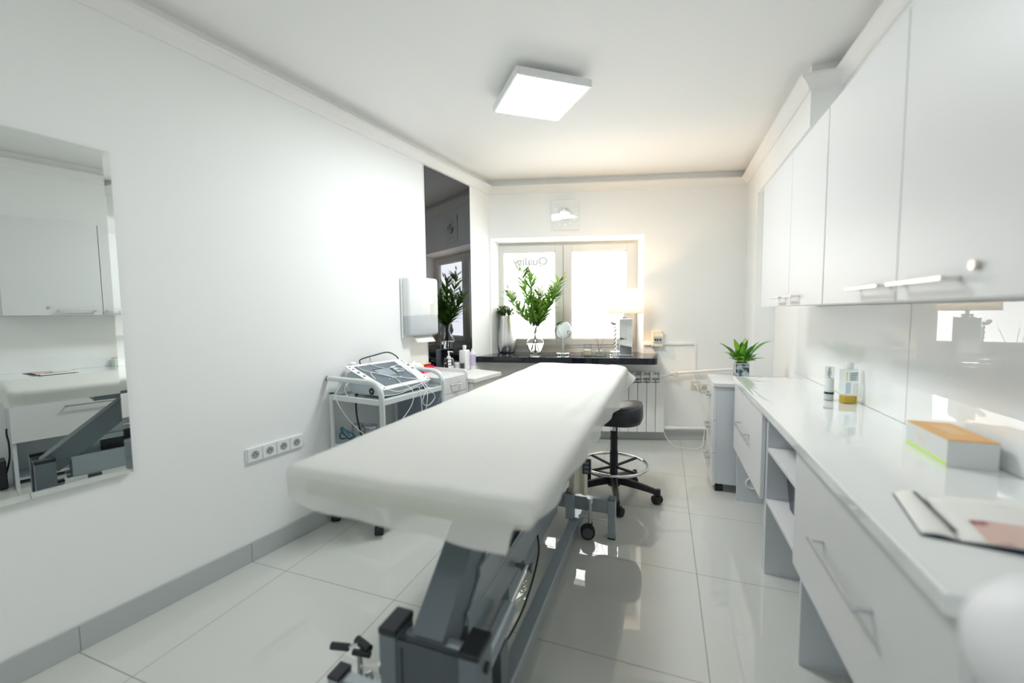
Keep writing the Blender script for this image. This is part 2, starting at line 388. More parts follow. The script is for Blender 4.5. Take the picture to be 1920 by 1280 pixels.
# ------------------------------------------------------------------ ceiling lamp
def ceiling_lamp(loc, rz, label, dm):
    t = thing('ceiling_lamp', label, 'lamp', loc, rz)
    h = 0.205
    bm = BM()
    for a in ((-h, -h+0.012, -h, h), (h-0.012, h, -h, h), (-h+0.012, h-0.012, -h, -h+0.012), (-h+0.012, h-0.012, h-0.012, h)): box(bm, a[0], a[1], a[2], a[3], -0.072, -0.034, 0.002)
    box(bm, -h+0.012, h-0.012, -h+0.012, h-0.012, -0.040, -0.034)
    obj('frame', bm, M_white, t)
    obj('mount', box(BM(), -0.14, 0.14, -0.14, 0.14, -0.034, 0), M_white, t)
    bm = BM(); n = 10
    g = [[bm.verts.new((-h+0.0122+(2*h-0.0244)*i/n, -h+0.0122+(2*h-0.0244)*j/n, -0.068-0.012*math.sin(PI*i/n)*math.sin(PI*j/n))) for j in range(n+1)] for i in range(n+1)]
    for i in range(n):
        for j in range(n): bm.faces.new((g[i][j], g[i+1][j], g[i+1][j+1], g[i][j+1]))
    obj('diffuser', bm, dm, t, smooth=60)
    return t
LR = math.atan2(0.824-0.585, 0.672-0.371)
cl = ceiling_lamp((0.3955, 0.867, ZC), LR, 'square flat ceiling lamp with glowing white diffuser', M_lampdiff)
ceiling_lamp((0.35, -2.1, ZC), LR, 'added dimmer square fill lamp, unseen on the ceiling behind the camera', M_lampfill)  # added lamp, out of view, to brighten the near end of the room

# ------------------------------------------------------------------ left wall: mirror, smoked mirror, sockets, dispenser
t = thing('wall_mirror', 'large frameless mirror with slanted glass edges on the left wall', 'mirror', WL(0, -0.97), WA)
bm = BM(); y0, y1, z0, z1, bv = -0.55, 0.548, 0.598, 1.792, 0.022
a = [bm.verts.new(p) for p in ((0.022, y0, z0), (0.022, y1, z0), (0.022, y1, z1), (0.022, y0, z1))]
b = [bm.verts.new(p) for p in ((0.026, y0+bv, z0+bv), (0.026, y1-bv, z0+bv), (0.026, y1-bv, z1-bv), (0.026, y0+bv, z1-bv))]
bm.faces.new(b)
for i in range(4): bm.faces.new((a[i], a[(i+1) % 4], b[(i+1) % 4], b[i]))
obj('glass', bm, M_mirror, t)
obj('backing', box(BM(), 0.004, 0.0215, y0, y1, z0, z1), M_lacg, t)
t = tag(obj('smoked_mirror', box(BM(), 0.0005, 0.006, -0.295, 0.295, 0.02, 2.281, 0.0012), M_smoked, loc=WL(0, 1.655), rotz=WA),
        'tall narrow smoked dark mirror panel by the window corner', 'mirror')

t = thing('socket_strip', 'white strip of four power sockets on left wall above skirting', 'power socket', WL(0, 0.0), WA)
bm = BM(); extrude_poly(bm, [(0.0, y, z) for y, z in rrect(0.0, 0.297, 0.484, 0.557, 0.008)], (0.010, 0, 0))
obj('frame', bm, M_white, t, bevel=0.003)
for i in range(4):
    y0 = 0.006+i*0.072
    s = obj('socket', box(BM(), 0.010, 0.0135, y0, y0+0.068, 0.488, 0.553, 0.0012), M_white, t)
    bm = BM(); cy, cz = y0+0.034, 0.520
    n = 24; o = [bm.verts.new((0.0138, cy+0.0195*math.cos(2*PI*k/n), cz+0.0195*math.sin(2*PI*k/n))) for k in range(n)]
    q = [bm.verts.new((0.0136, cy+0.0185*math.cos(2*PI*k/n), cz+0.0185*math.sin(2*PI*k/n))) for k in range(n)]
    for k in range(n): bm.faces.new((o[k], o[(k+1) % n], q[(k+1) % n], q[k]))
    bm.faces.new(q)
    obj('well', bm, mat('socket well', (0.36, 0.40, 0.41), 0.5), s)
    bm = BM()
    for dy, dz in ((-0.008, 0), (0.008, 0), (0, 0.008)): cyl(bm, (0.0134, cy+dy, cz+dz), (0.0143, cy+dy, cz+dz), 0.0028, n=10)
    obj('hole', bm, M_dark, s)

t = thing('paper_towel_dispenser', 'white paper towel dispenser with grey see-through lower cover on left wall', 'dispenser', WL(0, 1.235), WA)
obj('wall_spacer', box(BM(), 0.0, 0.0072, -0.12, 0.10, 1.08, 1.40), M_white, t)
obj('back_plate', box(BM(), 0.0072, 0.02, -0.165, 0.155, 1.025, 1.445, 0.004), M_white, t, smooth=40)
obj('housing', box(BM(), 0.013, 0.084, -0.160, 0.160, 1.165, 1.452, 0.022, 4), mat('dispenser white', (0.80, 0.82, 0.82), 0.18), t, smooth=40)
obj('window_cover', box(BM(), 0.013, 0.0825, -0.159, 0.159, 1.035, 1.190, 0.022, 4), M_smokep, t, smooth=40)
obj('inspection_slot', box(BM(), 0.082, 0.085, 0.06, 0.098, 1.18, 1.265, 0.001), mat('pale cream label', (0.72, 0.70, 0.62), 0.5), t)
bm = BM(); g = []
for i in range(6):
    f = i/5; g.append([bm.verts.new((0.035+0.03*f+0.012*math.sin(2*f), -0.09+0.2*j+0.012*f, 1.04-0.055*f)) for j in (0, 0.33, 0.66, 1)])
for i in range(5):
    for j in range(3): bm.faces.new((g[i][j], g[i][j+1], g[i+1][j+1], g[i+1][j]))
tw = obj('paper_towel', bm, M_paper, t, smooth=60); sm = tw.modifiers.new('s', 'SOLIDIFY'); sm.thickness = 0.001

# ------------------------------------------------------------------ clock
t = thing('wall_clock', 'round mirror-centred wall clock with silver tick marks above the window', 'clock', WB(0.705, 0.010, 2.088), BA-0.055)
t.rotation_euler[0] = 0.024
cz = 0.0
obj('hook', box(BM(), -0.02, 0.02, -0.002, 0.009, -0.02, 0.02), M_white, t)
obj('back_plate', box(BM(), -0.125, 0.125, -0.004, -0.0005, cz-0.145, cz+0.125, 0.001), mat('clock plate', (0.85, 0.865, 0.86), 0.03), t)
bm = BM(); n = 40
for k in range(n): pass
cyl(bm, (0, -0.004, cz), (0, -0.016, cz), 0.055, 0.048, 40)
obj('face', bm, mat('mirror dial', (0.88, 0.90, 0.91), 0.03, 1.0), t, smooth=30)
for k in range(12):
    bm = BM(); a = 2*PI*k/12; d = Vector((math.sin(a), 0, math.cos(a))); L = 0.016 if k % 3 == 0 else 0.011
    bar(bm, Vector((0, -0.0055, cz))+d*(0.105-L), Vector((0, -0.0055, cz))+d*0.105, 0.004, 0.003, upv=(0, 1, 0))
    obj('tick', bm, M_alu, t)
for nm, ang, L, wd in (('hour_hand', math.radians(-8), 0.075, 0.007), ('minute_hand', math.radians(-68), 0.085, 0.005)):
    d = Vector((math.sin(ang), 0, math.cos(ang))); bm = BM()
    bar(bm, Vector((0, -0.019, cz))-d*0.018, Vector((0, -0.019, cz))+d*L, wd, 0.002, upv=(0, 1, 0)); obj(nm, bm, M_white, t)

# ------------------------------------------------------------------ back wall services
t = thing('fuse_box', 'small cream breaker box on back wall beside the window', 'fuse box', WB(1.535, 0), BA)
obj('case', box(BM(), -0.048, 0.048, -0.055, 0, 0.872, 1.012, 0.004), M_cream, t)
obj('breaker', box(BM(), -0.036, 0.036, -0.060, -0.054, 0.905, 0.965, 0.001), mat('breaker grey', (0.45, 0.5, 0.5), 0.4), t)
for x in (-0.024, -0.004, 0.02): obj('switch', box(BM(), x-0.006, x+0.006, -0.066, -0.0595, 0.928, 0.944), M_cap, t)
for x, z in ((0.04, 1.002), (-0.04, 0.882)): obj('screw', cyl(BM(), (x, -0.0556, z), (x, -0.054, z), 0.004, n=8), M_dark, t)
bm = BM()
box(bm, 1.425, 1.486, -0.016, 0, 0.880, 0.898, 0.002); box(bm, 1.584, 1.890, -0.016, 0, 0.884, 0.902, 0.002); box(bm, 1.872, 1.890, -0.016, 0, 0.542, 0.884, 0.002)
struct('trim_2', bm, M_trim, loc=B0, rotz=BA)

def wall_socket(tt, z, label, plug):
    t = thing('wall_socket', label, 'power socket', WB(tt, 0), BA)
    obj('plate', box(BM(), -0.041, 0.041, -0.012, 0, z-0.041, z+0.041, 0.003), mat('ivory plastic', (0.74, 0.72, 0.64), 0.4), t)
    bm = BM(); cyl(bm, (0, -0.012, z), (0, -0.014, z), 0.024, n=24); obj('well', bm, mat('ivory well', (0.55, 0.53, 0.45), 0.5), t)
    if plug:
        bm = BM(); cyl(bm, (0, -0.014, z), (0, -0.05, z), 0.021, 0.016, 20); obj('plug', bm, M_cream, t, smooth=40)
    else:
        bm = BM()
        for dx in (-0.009, 0.009): cyl(bm, (dx, -0.0135, z), (dx, -0.0148, z), 0.003, n=8)
        obj('hole', bm, M_dark, t)
    return t
wall_socket(1.888, 0.512, 'wall socket with a white plug in it, right of the radiator', True)
wall_socket(1.966, 0.487, 'empty round wall socket beside the drawer unit', False)

# radiator
t = thing('radiator', 'white sectional column radiator under the granite shelf', 'radiator', WB(0, 0), BA)
n = 9; pitch = 0.0797; xr = 1.588
for i in range(n):
    x1 = xr-pitch*i; x0 = x1-pitch+0.0035; bm = BM()
    box(bm, x0, x1, -0.105, -0.09, 0.094, 0.548, 0.006, 3)
    box(bm, (x0+x1)/2-0.006, (x0+x1)/2+0.006, -0.098, -0.03, 0.094, 0.640, 0.003)
    box(bm, x0+0.004, x1-0.004, -0.045, -0.03, 0.094, 0.640, 0.004)
    for k, zt in enumerate((0.555, 0.588, 0.622)): box(bm, x0+0.002, x1-0.002, -0.094+0.02*k, -0.045, zt, zt+0.013, 0.005)
    obj('section', bm, M_white, t)
for z in (0.13, 0.60): obj('manifold', cyl(BM(), (xr-pitch*n+0.02, -0.06, z), (xr+0.012, -0.06, z), 0.017), M_white, t, smooth=40)
for z in (0.12, 0.61):
    v = obj('bracket', box(BM(), 1.2, 1.23, -0.034, 0.0, z, z+0.02), M_white, t)
bm = BM(); cyl(bm, (1.60, -0.06, 0.600), (1.655, -0.06, 0.626), 0.011); cyl(bm, (1.648, -0.06, 0.623), (1.70, -0.06, 0.628), 0.019); lathe(bm, [(0, -0.03), (0.018, -0.03), (0.021, -0.015), (0.021, 0.012), (0.012, 0.02), (0, 0.02)], (1.69, -0.078, 0.628), 12)
t2v = tag(obj('radiator_valve', bm, mat('old white enamel', (0.74, 0.72, 0.66), 0.45), loc=B0, rotz=BA, smooth=40), 'white radiator valve at the top right of the radiator', 'valve')
bm = BM(); tube(bm, [(1.70, -0.055, 0.630), (1.95, -0.055, 0.648), (2.28, -0.05, 0.672)], 0.013, 12)
struct('trim_3', bm, M_trim, loc=B0, rotz=BA, smooth=50)
bm = BM(); tube(bm, [(1.60, -0.055, 0.124), (1.70, -0.055, 0.122)], 0.017, 12); tube(bm, [(1.70, -0.055, 0.122), (2.28, -0.05, 0.124)], 0.013, 12)
struct('trim_4', bm, M_trim, loc=B0, rotz=BA, smooth=50)

# ------------------------------------------------------------------ counter, right side
def counter_front(y): return 1.457 - 0.0118*(1.519-y)
CZ = 0.78
tag(obj('worktop', prism(BM(), [(counter_front(-0.63), -0.63), (RX-0.004, -0.63), (RX-0.004, 1.525), (counter_front(1.525), 1.525)], 0.745, CZ), M_gloss, bevel=0.004),
    'long glossy white worktop along the right wall', 'worktop')
bm = BM()
struct('trim_5', box(BM(), RX-0.0045, RX-0.0005, 0.472, 1.78, 0.7805, 1.209), M_splash)
struct('trim_6', box(BM(), RX-0.0035, RX-0.0005, -1.2, 0.468, 0.7805, 1.209), M_splash)
def bar_handle(parent, x, y0, y1, z, proj=0.032, hang=0.0, m=None):
    bm = BM(); bar(bm, (x-proj, y0, z), (x-proj, y1, z), 0.009, 0.009, bev=0.0015)
    for y in (y0+0.012, y1-0.012): bar(bm, (x-proj+0.003, y, z), (x, y, z), 0.010, 0.007, bev=0.001)
    return obj('handle', bm, m or M_alu, parent)
# far cabinet
t = thing('base_cabinet', 'white base cabinet with one big drawer at the far end of the worktop', 'cabinet', (0, 0, 0))
bm = BM(); box(bm, 1.484, 1.857, 1.473, 1.490, 0, 0.744); box(bm, 1.484, 1.857, 0.735, 0.751, 0, 0.744); box(bm, 1.50, 1.857, 0.751, 1.473, 0.34, 0.356); box(bm, 1.842, 1.857, 0.751, 1.473, 0.0, 0.34)
obj('carcass', bm, M_lacg, t)
dr = obj('drawer_front', box(BM(), 1.466, 1.483, 0.737, 1.512, 0.331, 0.741, 0.001), M_lac, t)
bar_handle(dr, 1.466, 1.01, 1.285, 0.548)
bm = BM(); n = 28
tube(bm, [(1.570+0.033*math.cos(2*PI*k/n), 1.4725, 0.121+0.033*math.sin(2*PI*k/n)) for k in range(n)], 0.006, 8, closed=True)
obj('cable_grommet', bm, M_white, t, smooth=60)
# middle open shelves
t = thing('shelf_unit', 'open pale grey shelf unit under the middle of the worktop', 'shelf unit', (0, 0, 0))
bm = BM(); box(bm, 1.4845, 1.857, 0.700, 0.733, 0, 0.744); box(bm, 1.842, 1.857, 0.203, 0.700, 0.0, 0.744)
obj('side_panel', bm, M_lacg, t)
for z in (0.565, 0.332): obj('shelf', box(BM(), 1.4845, 1.842, 0.203, 0.700, z, z+0.018, 0.001), M_lac, t)
# near cabinet
t = thing('base_cabinet', 'white base cabinet with long silver handle at the near end of the worktop', 'cabinet', (0, 0, 0))
bm = BM(); box(bm, 1.484, 1.857, 0.182, 0.200, 0, 0.744); box(bm, 1.484, 1.857, -0.600, -0.582, 0, 0.744); box(bm, 1.50, 1.842, -0.582, 0.182, 0.335, 0.351); box(bm, 1.842, 1.857, -0.582, 0.182, 0.0, 0.744)
box(bm, 1.62, 1.842, -0.582, 0.182, 0.03, 0.048)
obj('carcass', bm, M_lacg, t)
dr = obj('drawer_front', box(BM(), 1.466, 1.483, -0.602, 0.222, 0.331, 0.741, 0.001), M_lac, t)
bar_handle(dr, 1.466, -0.345, -0.035, 0.55)
# things in the shelves
t = thing('storage_basket', 'dark grey plastic basket on the lower open shelf', 'basket', (1.62, 0.75, 0.35))
bm = BM(); 
def tub(bm, hw, hd, h, th=0.004, fl=0.85):
    o0 = [(-hw*fl, -hd*fl), (hw*fl, -hd*fl), (hw*fl, hd*fl), (-hw*fl, hd*fl)]; o1 = [(-hw, -hd), (hw, -hd), (hw, hd), (-hw, hd)]
    rings = []
    for pts, z, k in ((o0, 0, 1), (o1, h, 1), (o1, h, 0.95), (o0, th, 0.94)): rings.append([bm.verts.new((x*k, y*k, z)) for x, y in pts])
    for i in range(3):
        for j in range(4): bm.faces.new((rings[i][j], rings[i][(j+1) % 4], rings[i+1][(j+1) % 4], rings[i+1][j]))
    bm.faces.new(rings[0][::-1]); bm.faces.new(rings[3]); return bm
t.location = (1.625, 0.44, 0.3505)
obj('tub', tub(bm, 0.085, 0.20, 0.16), mat('dark blue grey plastic', (0.03, 0.04, 0.06), 0.35), t, bevel=0.003)
obj('rim', box(BM(), -0.090, 0.090, 0.195, 0.206, 0.148, 0.160, 0.002), M_cap, t)
obj('grip', box(BM(), -0.0875, -0.0815, -0.02, 0.02, 0.06, 0.15, 0.001), M_cap, t)
# papers under the near cabinet
for i, (c, dz, yy) in enumerate((((0.62, 0.58, 0.44), 0.0, -0.08), ((0.70, 0.72, 0.60), 0.012, -0.10), ((0.45, 0.42, 0.32), 0.024, -0.06), ((0.78, 0.78, 0.74), 0.036, -0.09))):
    o = obj('paper_folder', box(BM(), -0.11, 0.11, -0.155, 0.155, 0, 0.0105, 0.001), mat('folder %d' % i, c, 0.7), loc=(1.729, yy, 0.0485+dz), rotz=0.05*(i-1.5))
    tag(o, ('beige', 'pale green', 'brown', 'white')[i]+' paper folder '+('at the bottom of', 'second from the bottom of', 'third from the bottom of', 'on top of')[i]+' the pile under the near cabinet', 'folder', 'folders under the near cabinet')
# device under desk, seen in the mirror
t = thing('power_unit', 'black boxy power unit with a cable on the floor past the near cabinet', 'device', (1.64, -0.72, 0))
bm = BM(); box(bm, -0.07, 0.07, -0.09, 0.09, 0.006, 0.20, 0.006); obj('case', bm, M_cap, t)
for x in (-0.05, 0.05):
    for y in (-0.06, 0.06): obj('foot', cyl(BM(), (x, y, 0), (x, y, 0.008), 0.008, n=10), M_rubber, t)
obj('indicator', box(BM(), -0.072, -0.069, 0.02, 0.03, 0.12, 0.16), mat('red lamp', (0.5, 0.02, 0.04), 0.4), t)
bm = BM(); tube(bm, spline([(0.0, 0.09, 0.10), (-0.01, 0.108, 0.2), (0.0, 0.112, 0.30), (0.05, 0.108, 0.36), (0.12, 0.112, 0.39)]), 0.005, 8); obj('cable', bm, M_rubber, t, smooth=60)

# upper cabinets
XF = 1.585
def upper(ya, ymid, yb, label, hs):
    t = thing('wall_cabinet', label, 'cabinet', (0, 0, 0))
    obj('body', box(BM(), XF+0.018, RX-0.006, ya+0.001, yb-0.001, 1.212, 1.904), M_lac, t)
    for (y0, y1), h in zip(((ya, ymid), (ymid, yb)), hs):
        d = obj('door', box(BM(), XF, XF+0.0175, y0+0.0018, y1-0.0018, 1.210, 1.906, 0.0012), M_lac, t)
        bar_handle(d, XF, h[0], h[1], 1.25, 0.030, m=mat('pale satin metal', (0.80, 0.79, 0.75), 0.28, 1.0))
        if len(h) > 2:
            bm = BM(); cyl(bm, (XF, h[2], 1.270), (XF-0.009, h[2], 1.270), 0.0085, n=20); obj('lock', bm, mat('worn brass', (0.72, 0.68, 0.56), 0.3, 1.0), d, smooth=40)
    return t
upper(0.437, 0.880, 1.458, 'white two-door wall cabinet at the far end above the worktop', ((0.70, 0.85), (0.91, 1.05)))
upper(-0.585, -0.078, 0.433, 'white two-door wall cabinet with a round lock above the near worktop', ((-0.325, -0.108, -0.362), (-0.062, 0.135)))

# tall drawer unit on casters behind the counter end
t = thing('drawer_unit', 'narrow white three-drawer unit on casters behind the far worktop end', 'drawer unit', (0, 0, 0))
bm = BM(); box(bm, 1.372, 1.84, 1.572, 1.965, 0.058, 0.700); obj('carcass', bm, M_lacg, t, bevel=0.001)
obj('top_panel', box(BM(), 1.350, 1.845, 1.560, 1.972, 0.701, 0.7245, 0.002), M_lac, t)
for z0, z1 in ((0.480, 0.697), (0.262, 0.477), (0.045, 0.259)):
    d = obj('drawer_front', box(BM(), 1.352, 1.3715, 1.572, 1.965, z0, z1, 0.001), M_lac, t)
    zz = z1-0.085; bm = BM(); box(bm, 1.322, 1.331, 1.70, 1.84, zz, zz+0.014, 0.001)
    for y in (1.705, 1.82): box(bm, 1.331, 1.352, y, y+0.012, zz, zz+0.014)
    obj('handle', bm, M_alu, d)
def caster(parent, x, y, ztop, r=0.022, w=0.018, a=0.0, m=None):
    bm = BM(); dx, dy = math.cos(a), math.sin(a); off = 0.012; cx, cy = x-dy*off, y+dx*off
    for s in (-1, 1):
        p = Vector((cx+dx*w*0.62*s, cy+dy*w*0.62*s, r)); q = p + Vector((dx*w*0.5*s, dy*w*0.5*s, 0)); cyl(bm, p-(q-p)*0.6, q, r, r*0.96, 22)
    wh = obj('wheel', bm, M_rubber, parent, smooth=40)
    bm = BM(); box(bm, -w*0.35, w*0.35, -r*0.9, r*0.9, 0, 1.7*r, 0.003)
    bmesh.ops.transform(bm, matrix=Matrix.Translation((cx, cy, 0.25*r)) @ Matrix.Rotation(a, 4, 'Z'), verts=bm.verts[:])
    cyl(bm, (x, y, 1.2*r), (x, y, ztop), 0.005, n=10)
    return obj('caster', bm, m or M_cap, parent), wh
def caster_part(parent, *a, **k):
    c, w_ = caster(parent, *a, **k); w_.parent = c; return c
for x, y in ((1.40, 1.602), (1.40, 1.935), (1.81, 1.602), (1.81, 1.935)): caster_part(t, x, y, 0.058, 0.0215, 0.02, 0.1)

# potted plant
t = thing('potted_plant', 'leafy green peace lily in a square glass pot on the drawer unit', 'plant', (1.552, 1.86, 0.725), 0.08)
M_pic = noise_col(mat('printed pot wrap', (0.3, 0.35, 0.4), 0.1, coat=0.5), (0.03, 0.05, 0.09), (0.50, 0.55, 0.60), 26, 3, 0.42, 0.6)
bm = BM(); h = 0.041
for a in ((-h, -h+0.004, -h, h), (h-0.004, h, -h, h), (-h+0.004, h-0.004, -h, -h+0.004), (-h+0.004, h-0.004, h-0.004, h)): box(bm, a[0], a[1], a[2], a[3], 0, 0.098, 0.001)
box(bm, -h+0.004, h-0.004, -h+0.004, h-0.004, 0, 0.006)
obj('pot', bm, M_pic, t)
obj('rim', extrude_poly(BM(), [(x, y, 0.098) for x, y in rrect(-h, h, -h, h, 0.004, 2)], (0, 0, 0.006)), mat('pot rim', (0.6, 0.63, 0.66), 0.15), t)
obj('soil', box(BM(), -0.036, 0.036, -0.036, 0.036, 0.10, 0.1055, 0.002), mat('soil', (0.05, 0.035, 0.02), 0.9), t)
def leaf(bm, base, tip_dir, L, wd, droop, side=None, n=8, fold=0.25):
    """curved lanceolate blade with a folded midrib"""
    d = Vector(tip_dir).normalized(); s = d.cross(Vector((0, 0, 1)))
    if s.length < 1e-3: s = Vector((1, 0, 0))
    s.normalize(); nrm = s.cross(d).normalized(); p = Vector(base); rows = []; step = L/n; cur = d.copy()
    for i in range(n+1):
        f = i/n; ww = wd*(math.sin(PI*min(1, f*0.97+0.03))**0.8)*(1.15-0.5*f)
        nr = s.cross(cur).normalized()
        rows.append([bm.verts.new(p - s*ww + nr*ww*fold), bm.verts.new(p), bm.verts.new(p + s*ww + nr*ww*fold)])
        cur = (cur + Vector((0, 0, -droop*step*f))).normalized(); p = p + cur*step
    for i in range(n):
        a, b = rows[i], rows[i+1]
        bm.faces.new((a[0], a[1], b[1], b[0])); bm.faces.new((a[1], a[2], b[2], b[1]))
PLL = mat('peace lily leaf', (0.08, 0.30, 0.03), 0.35)
island_ramp(PLL, (0.04, 0.19, 0.015), (0.11, 0.36, 0.03), (0.30, 0.52, 0.07))
R_ = random.Random(3)
bm = BM(); bs = BM()
for i in range(46):
    a = R_.uniform(0, 2*PI); el = R_.uniform(0.25, 1.45); L = R_.uniform(0.06, 0.115); st = R_.uniform(0.015, 0.085)*(0.35+0.65*math.sin(el))
    d = Vector((math.cos(a)*math.cos(el), math.sin(a)*math.cos(el), math.sin(el)))
    b0 = Vector((math.cos(a)*0.018, math.sin(a)*0.018, 0.104)); b1 = b0 + d*st
    tube(bs, [b0, b0+(b1-b0)*0.5+Vector((0, 0, 0.004)), b1], 0.0018, 5)
    leaf(bm, b1, d, L, R_.uniform(0.017, 0.027), R_.uniform(6, 16))
for a, L in ((0.1, 0.15), (-0.25, 0.17), (3.3, 0.12), (-1.2, 0.12), (2.7, 0.12)):
    d = Vector((math.cos(a)*0.62, math.sin(a)*0.62, 0.78)); b0 = Vector((math.cos(a)*0.015, math.sin(a)*0.015, 0.104)); b1 = b0+d*0.07
    tube(bs, [b0, b1], 0.0018, 5); leaf(bm, b1, d, L, 0.022, 11)
o = obj('foliage', bm, PLL, t, smooth=60)
obj('stem', bs, M_greenl, t, smooth=60)
bm = BM()
for dx, hh in ((0.03, 0.215), (0.018, 0.20), (-0.02, 0.19)):
    tube(bm, [(0, 0, 0.10), (dx*0.5, 0.01, hh*0.7), (dx, 0.015, hh)], 0.0014, 5); leaf(bm, (dx, 0.015, hh), (dx*4, 0.1, 1), 0.05, 0.006, 1)
obj('spathe', bm, mat('young spathe', (0.55, 0.58, 0.25), 0.5), t, smooth=60)

# ------------------------------------------------------------------ things on the counter
t = thing('pump_bottle', 'slim clear-capped serum pump bottle with a dark blue band on the worktop', 'bottle', (1.752, 0.862, CZ))
bm = BM(); lathe(bm, [(0, 0.002), (0.0165, 0.002), (0.0175, 0.004), (0.0175, 0.098), (0.013, 0.102), (0, 0.102)], n=28); obj('body', bm, mat('serum white', (0.78, 0.80, 0.80), 0.2), t, smooth=40)
bm = BM(); lathe(bm, [(0.0185, 0.0), (0.0185, 0.030), (0.0178, 0.030), (0.0178, 0.0005), (0, 0.0005), (0, 0), (0.0185, 0)], n=28); obj('base', bm, M_acryl, t, smooth=40)
bm = BM(); lathe(bm, [(0.0178, 0.030), (0.0189, 0.030), (0.0189, 0.039), (0.0178, 0.039)], n=28); obj('band', bm, mat('navy band', (0.012, 0.022, 0.06), 0.3), t, smooth=40)
bm = BM(); lathe(bm, [(0.0045, 0.102), (0.0045, 0.112), (0.008, 0.113), (0.008, 0.132), (0.0055, 0.134), (0.0055, 0.15), (0, 0.15)], n=18); obj('pump', bm, M_chrome, t, smooth=40)
bm = BM(); lathe(bm, [(0.0172, 0.1025), (0.0172, 0.153), (0, 0.153), (0, 0.1522), (0.0162, 0.1522), (0.0162, 0.1025), (0.0172, 0.1025)], n=28); obj('cap', bm, M_acryl, t, smooth=40)
t = thing('oil_bottle', 'clear rectangular bottle with some golden oil left on the worktop', 'bottle', (1.807, 0.815, CZ), 0.35)
M_thin = thin('thin clear plastic', (0.92, 0.95, 0.95))
bm = BM(); extrude_poly(bm, [(x, y, 0.001) for x, y in rrect(-0.030, 0.030, -0.019, 0.019, 0.008)], (0, 0, 0.148)); obj('bottle_body', bm, M_thin, t, smooth=40)
bm = BM(); extrude_poly(bm, [(x, y, 0.0025) for x, y in rrect(-0.0285, 0.0285, -0.0175, 0.0175, 0.007)], (0, 0, 0.032)); obj('oil', bm, mat('golden oil', (0.80, 0.50, 0.02), 0.08, trans=0.25, ior=1.3), t, smooth=40)
bm = BM(); lathe(bm, [(0.016, 0.149), (0.016, 0.178), (0.0145, 0.180), (0, 0.180)], n=24); obj('cap', bm, mat('frosted cap', (0.72, 0.76, 0.76), 0.25), t, smooth=40)
obj('label', box(BM(), -0.028, -0.005, -0.0199, -0.0192, 0.045, 0.095), mat('pale blue label', (0.55, 0.64, 0.74), 0.4), t)
obj('label', box(BM(), 0.003, 0.027, -0.0199, -0.0192, 0.036, 0.09), M_white, t)
obj('label', box(BM(), -0.027, -0.019, -0.0199, -0.0192, 0.098, 0.14), mat('pale yellow label', (0.74, 0.70, 0.36), 0.4), t)
lb = obj('label', box(BM(), -0.013, 0.025, -0.0199, -0.0192, 0.10, 0.138), mat('clear grey label', (0.60, 0.66, 0.66), 0.4), t)
bm = BM()
for k in range(4): box(bm, -0.010+0.002*(k % 2), 0.022-0.003*k, -0.0203, -0.0199, 0.132-0.009*k, 0.135-0.009*k)
obj('print', bm, mat('grey print', (0.2, 0.25, 0.27), 0.5), lb)

t = thing('cosmetics_box', 'white cosmetics carton with an orange top on the worktop', 'box', (1.789, 0.092, CZ), -0.03)
hx, hy, hz = 0.050, 0.104, 0.072
obj('carton', box(BM(), -hx, hx, -hy, hy, 0.0, hz, 0.001), mat('carton white', (0.66, 0.69, 0.69), 0.4), t)
lid = obj('top_panel', box(BM(), -hx-0.0003, hx+0.0003, -hy-0.0003, hy+0.0003, hz-0.002, hz+0.0012, 0.0005), mat('orange card', (0.78, 0.42, 0.12), 0.4), t)
obj('stripe', box(BM(), -hx-0.0006, -hx+0.001, -hy, hy, 0.004, 0.014), mat('lime stripe', (0.55, 0.78, 0.16), 0.4), t)
bm = BM()
for k in range(3): box(bm, -hx-0.0005, -hx+0.001, 0.02-0.012*k, 0.055-0.012*k, 0.046-0.008*k, 0.050-0.008*k)
obj('print', bm, mat('pale orange print', (0.80, 0.60, 0.45), 0.5), t)
obj('print', box(BM(), -0.015, 0.022, -0.045, 0.05, hz+0.0013, hz+0.0016), mat('light orange print', (0.82, 0.52, 0.24), 0.4), lid)

# brochures: two leaves with soft curl
def leafsheet(x0, x1, y0, y1, curl, z0, n=10):
    bm = BM(); g = []
    for i in range(n+1):
        f = i/n; x = x0+(x1-x0)*f
        g.append([bm.verts.new((x, y0+(y1-y0)*j/n, z0 + curl(f, j/n))) for j in range(n+1)])
    for i in range(n):
        for j in range(n): bm.faces.new((g[i][j], g[i+1][j], g[i+1][j+1], g[i][j+1]))
    return bm
t = thing('open_brochure', 'open brochure with a photo of pink flowers near the worktop edge', 'brochure', (1.575, -0.385, CZ), -0.20)
o = obj('cover', leafsheet(-0.075, 0.235, -0.078, 0.125, lambda f, g: 0.0015+0.002*g*f, 0), mat('dark cover and edge shadow', (0.02, 0.03, 0.07), 0.3), t, smooth=60)  # dark cover also draws the shadow edge beneath the pages
o.modifiers.new('s', 'SOLIDIFY').thickness = 0.0012
o = obj('page', leafsheet(-0.073, -0.024, -0.074, 0.123, lambda f, g: 0.004+0.010*math.sin(PI*f)*(0.4+0.6*g), 0), M_paper, t, smooth=60)
o.modifiers.new('s', 'SOLIDIFY').thickness = 0.0008
curl = lambda f, g: 0.004+0.014*math.sin(PI*min(1, f*1.2))*(0.5+0.5*g)
o = obj('page', leafsheet(-0.022, 0.233, -0.074, 0.123, curl, 0), M_paper, t, smooth=60)
o.modifiers.new('s', 'SOLIDIFY').thickness = 0.0008
o = obj('picture', leafsheet(0.012, 0.230, -0.072, 0.020, lambda f, g: curl((f*0.218+0.034)/0.255, g*0.092/0.197)+0.0012, 0),
        noise_col(mat('printed flower photo', (0.6, 0.35, 0.3), 0.3), (0.30, 0.05, 0.08), (0.72, 0.50, 0.44), 22, 2, 0.36, 0.52), t, smooth=60)
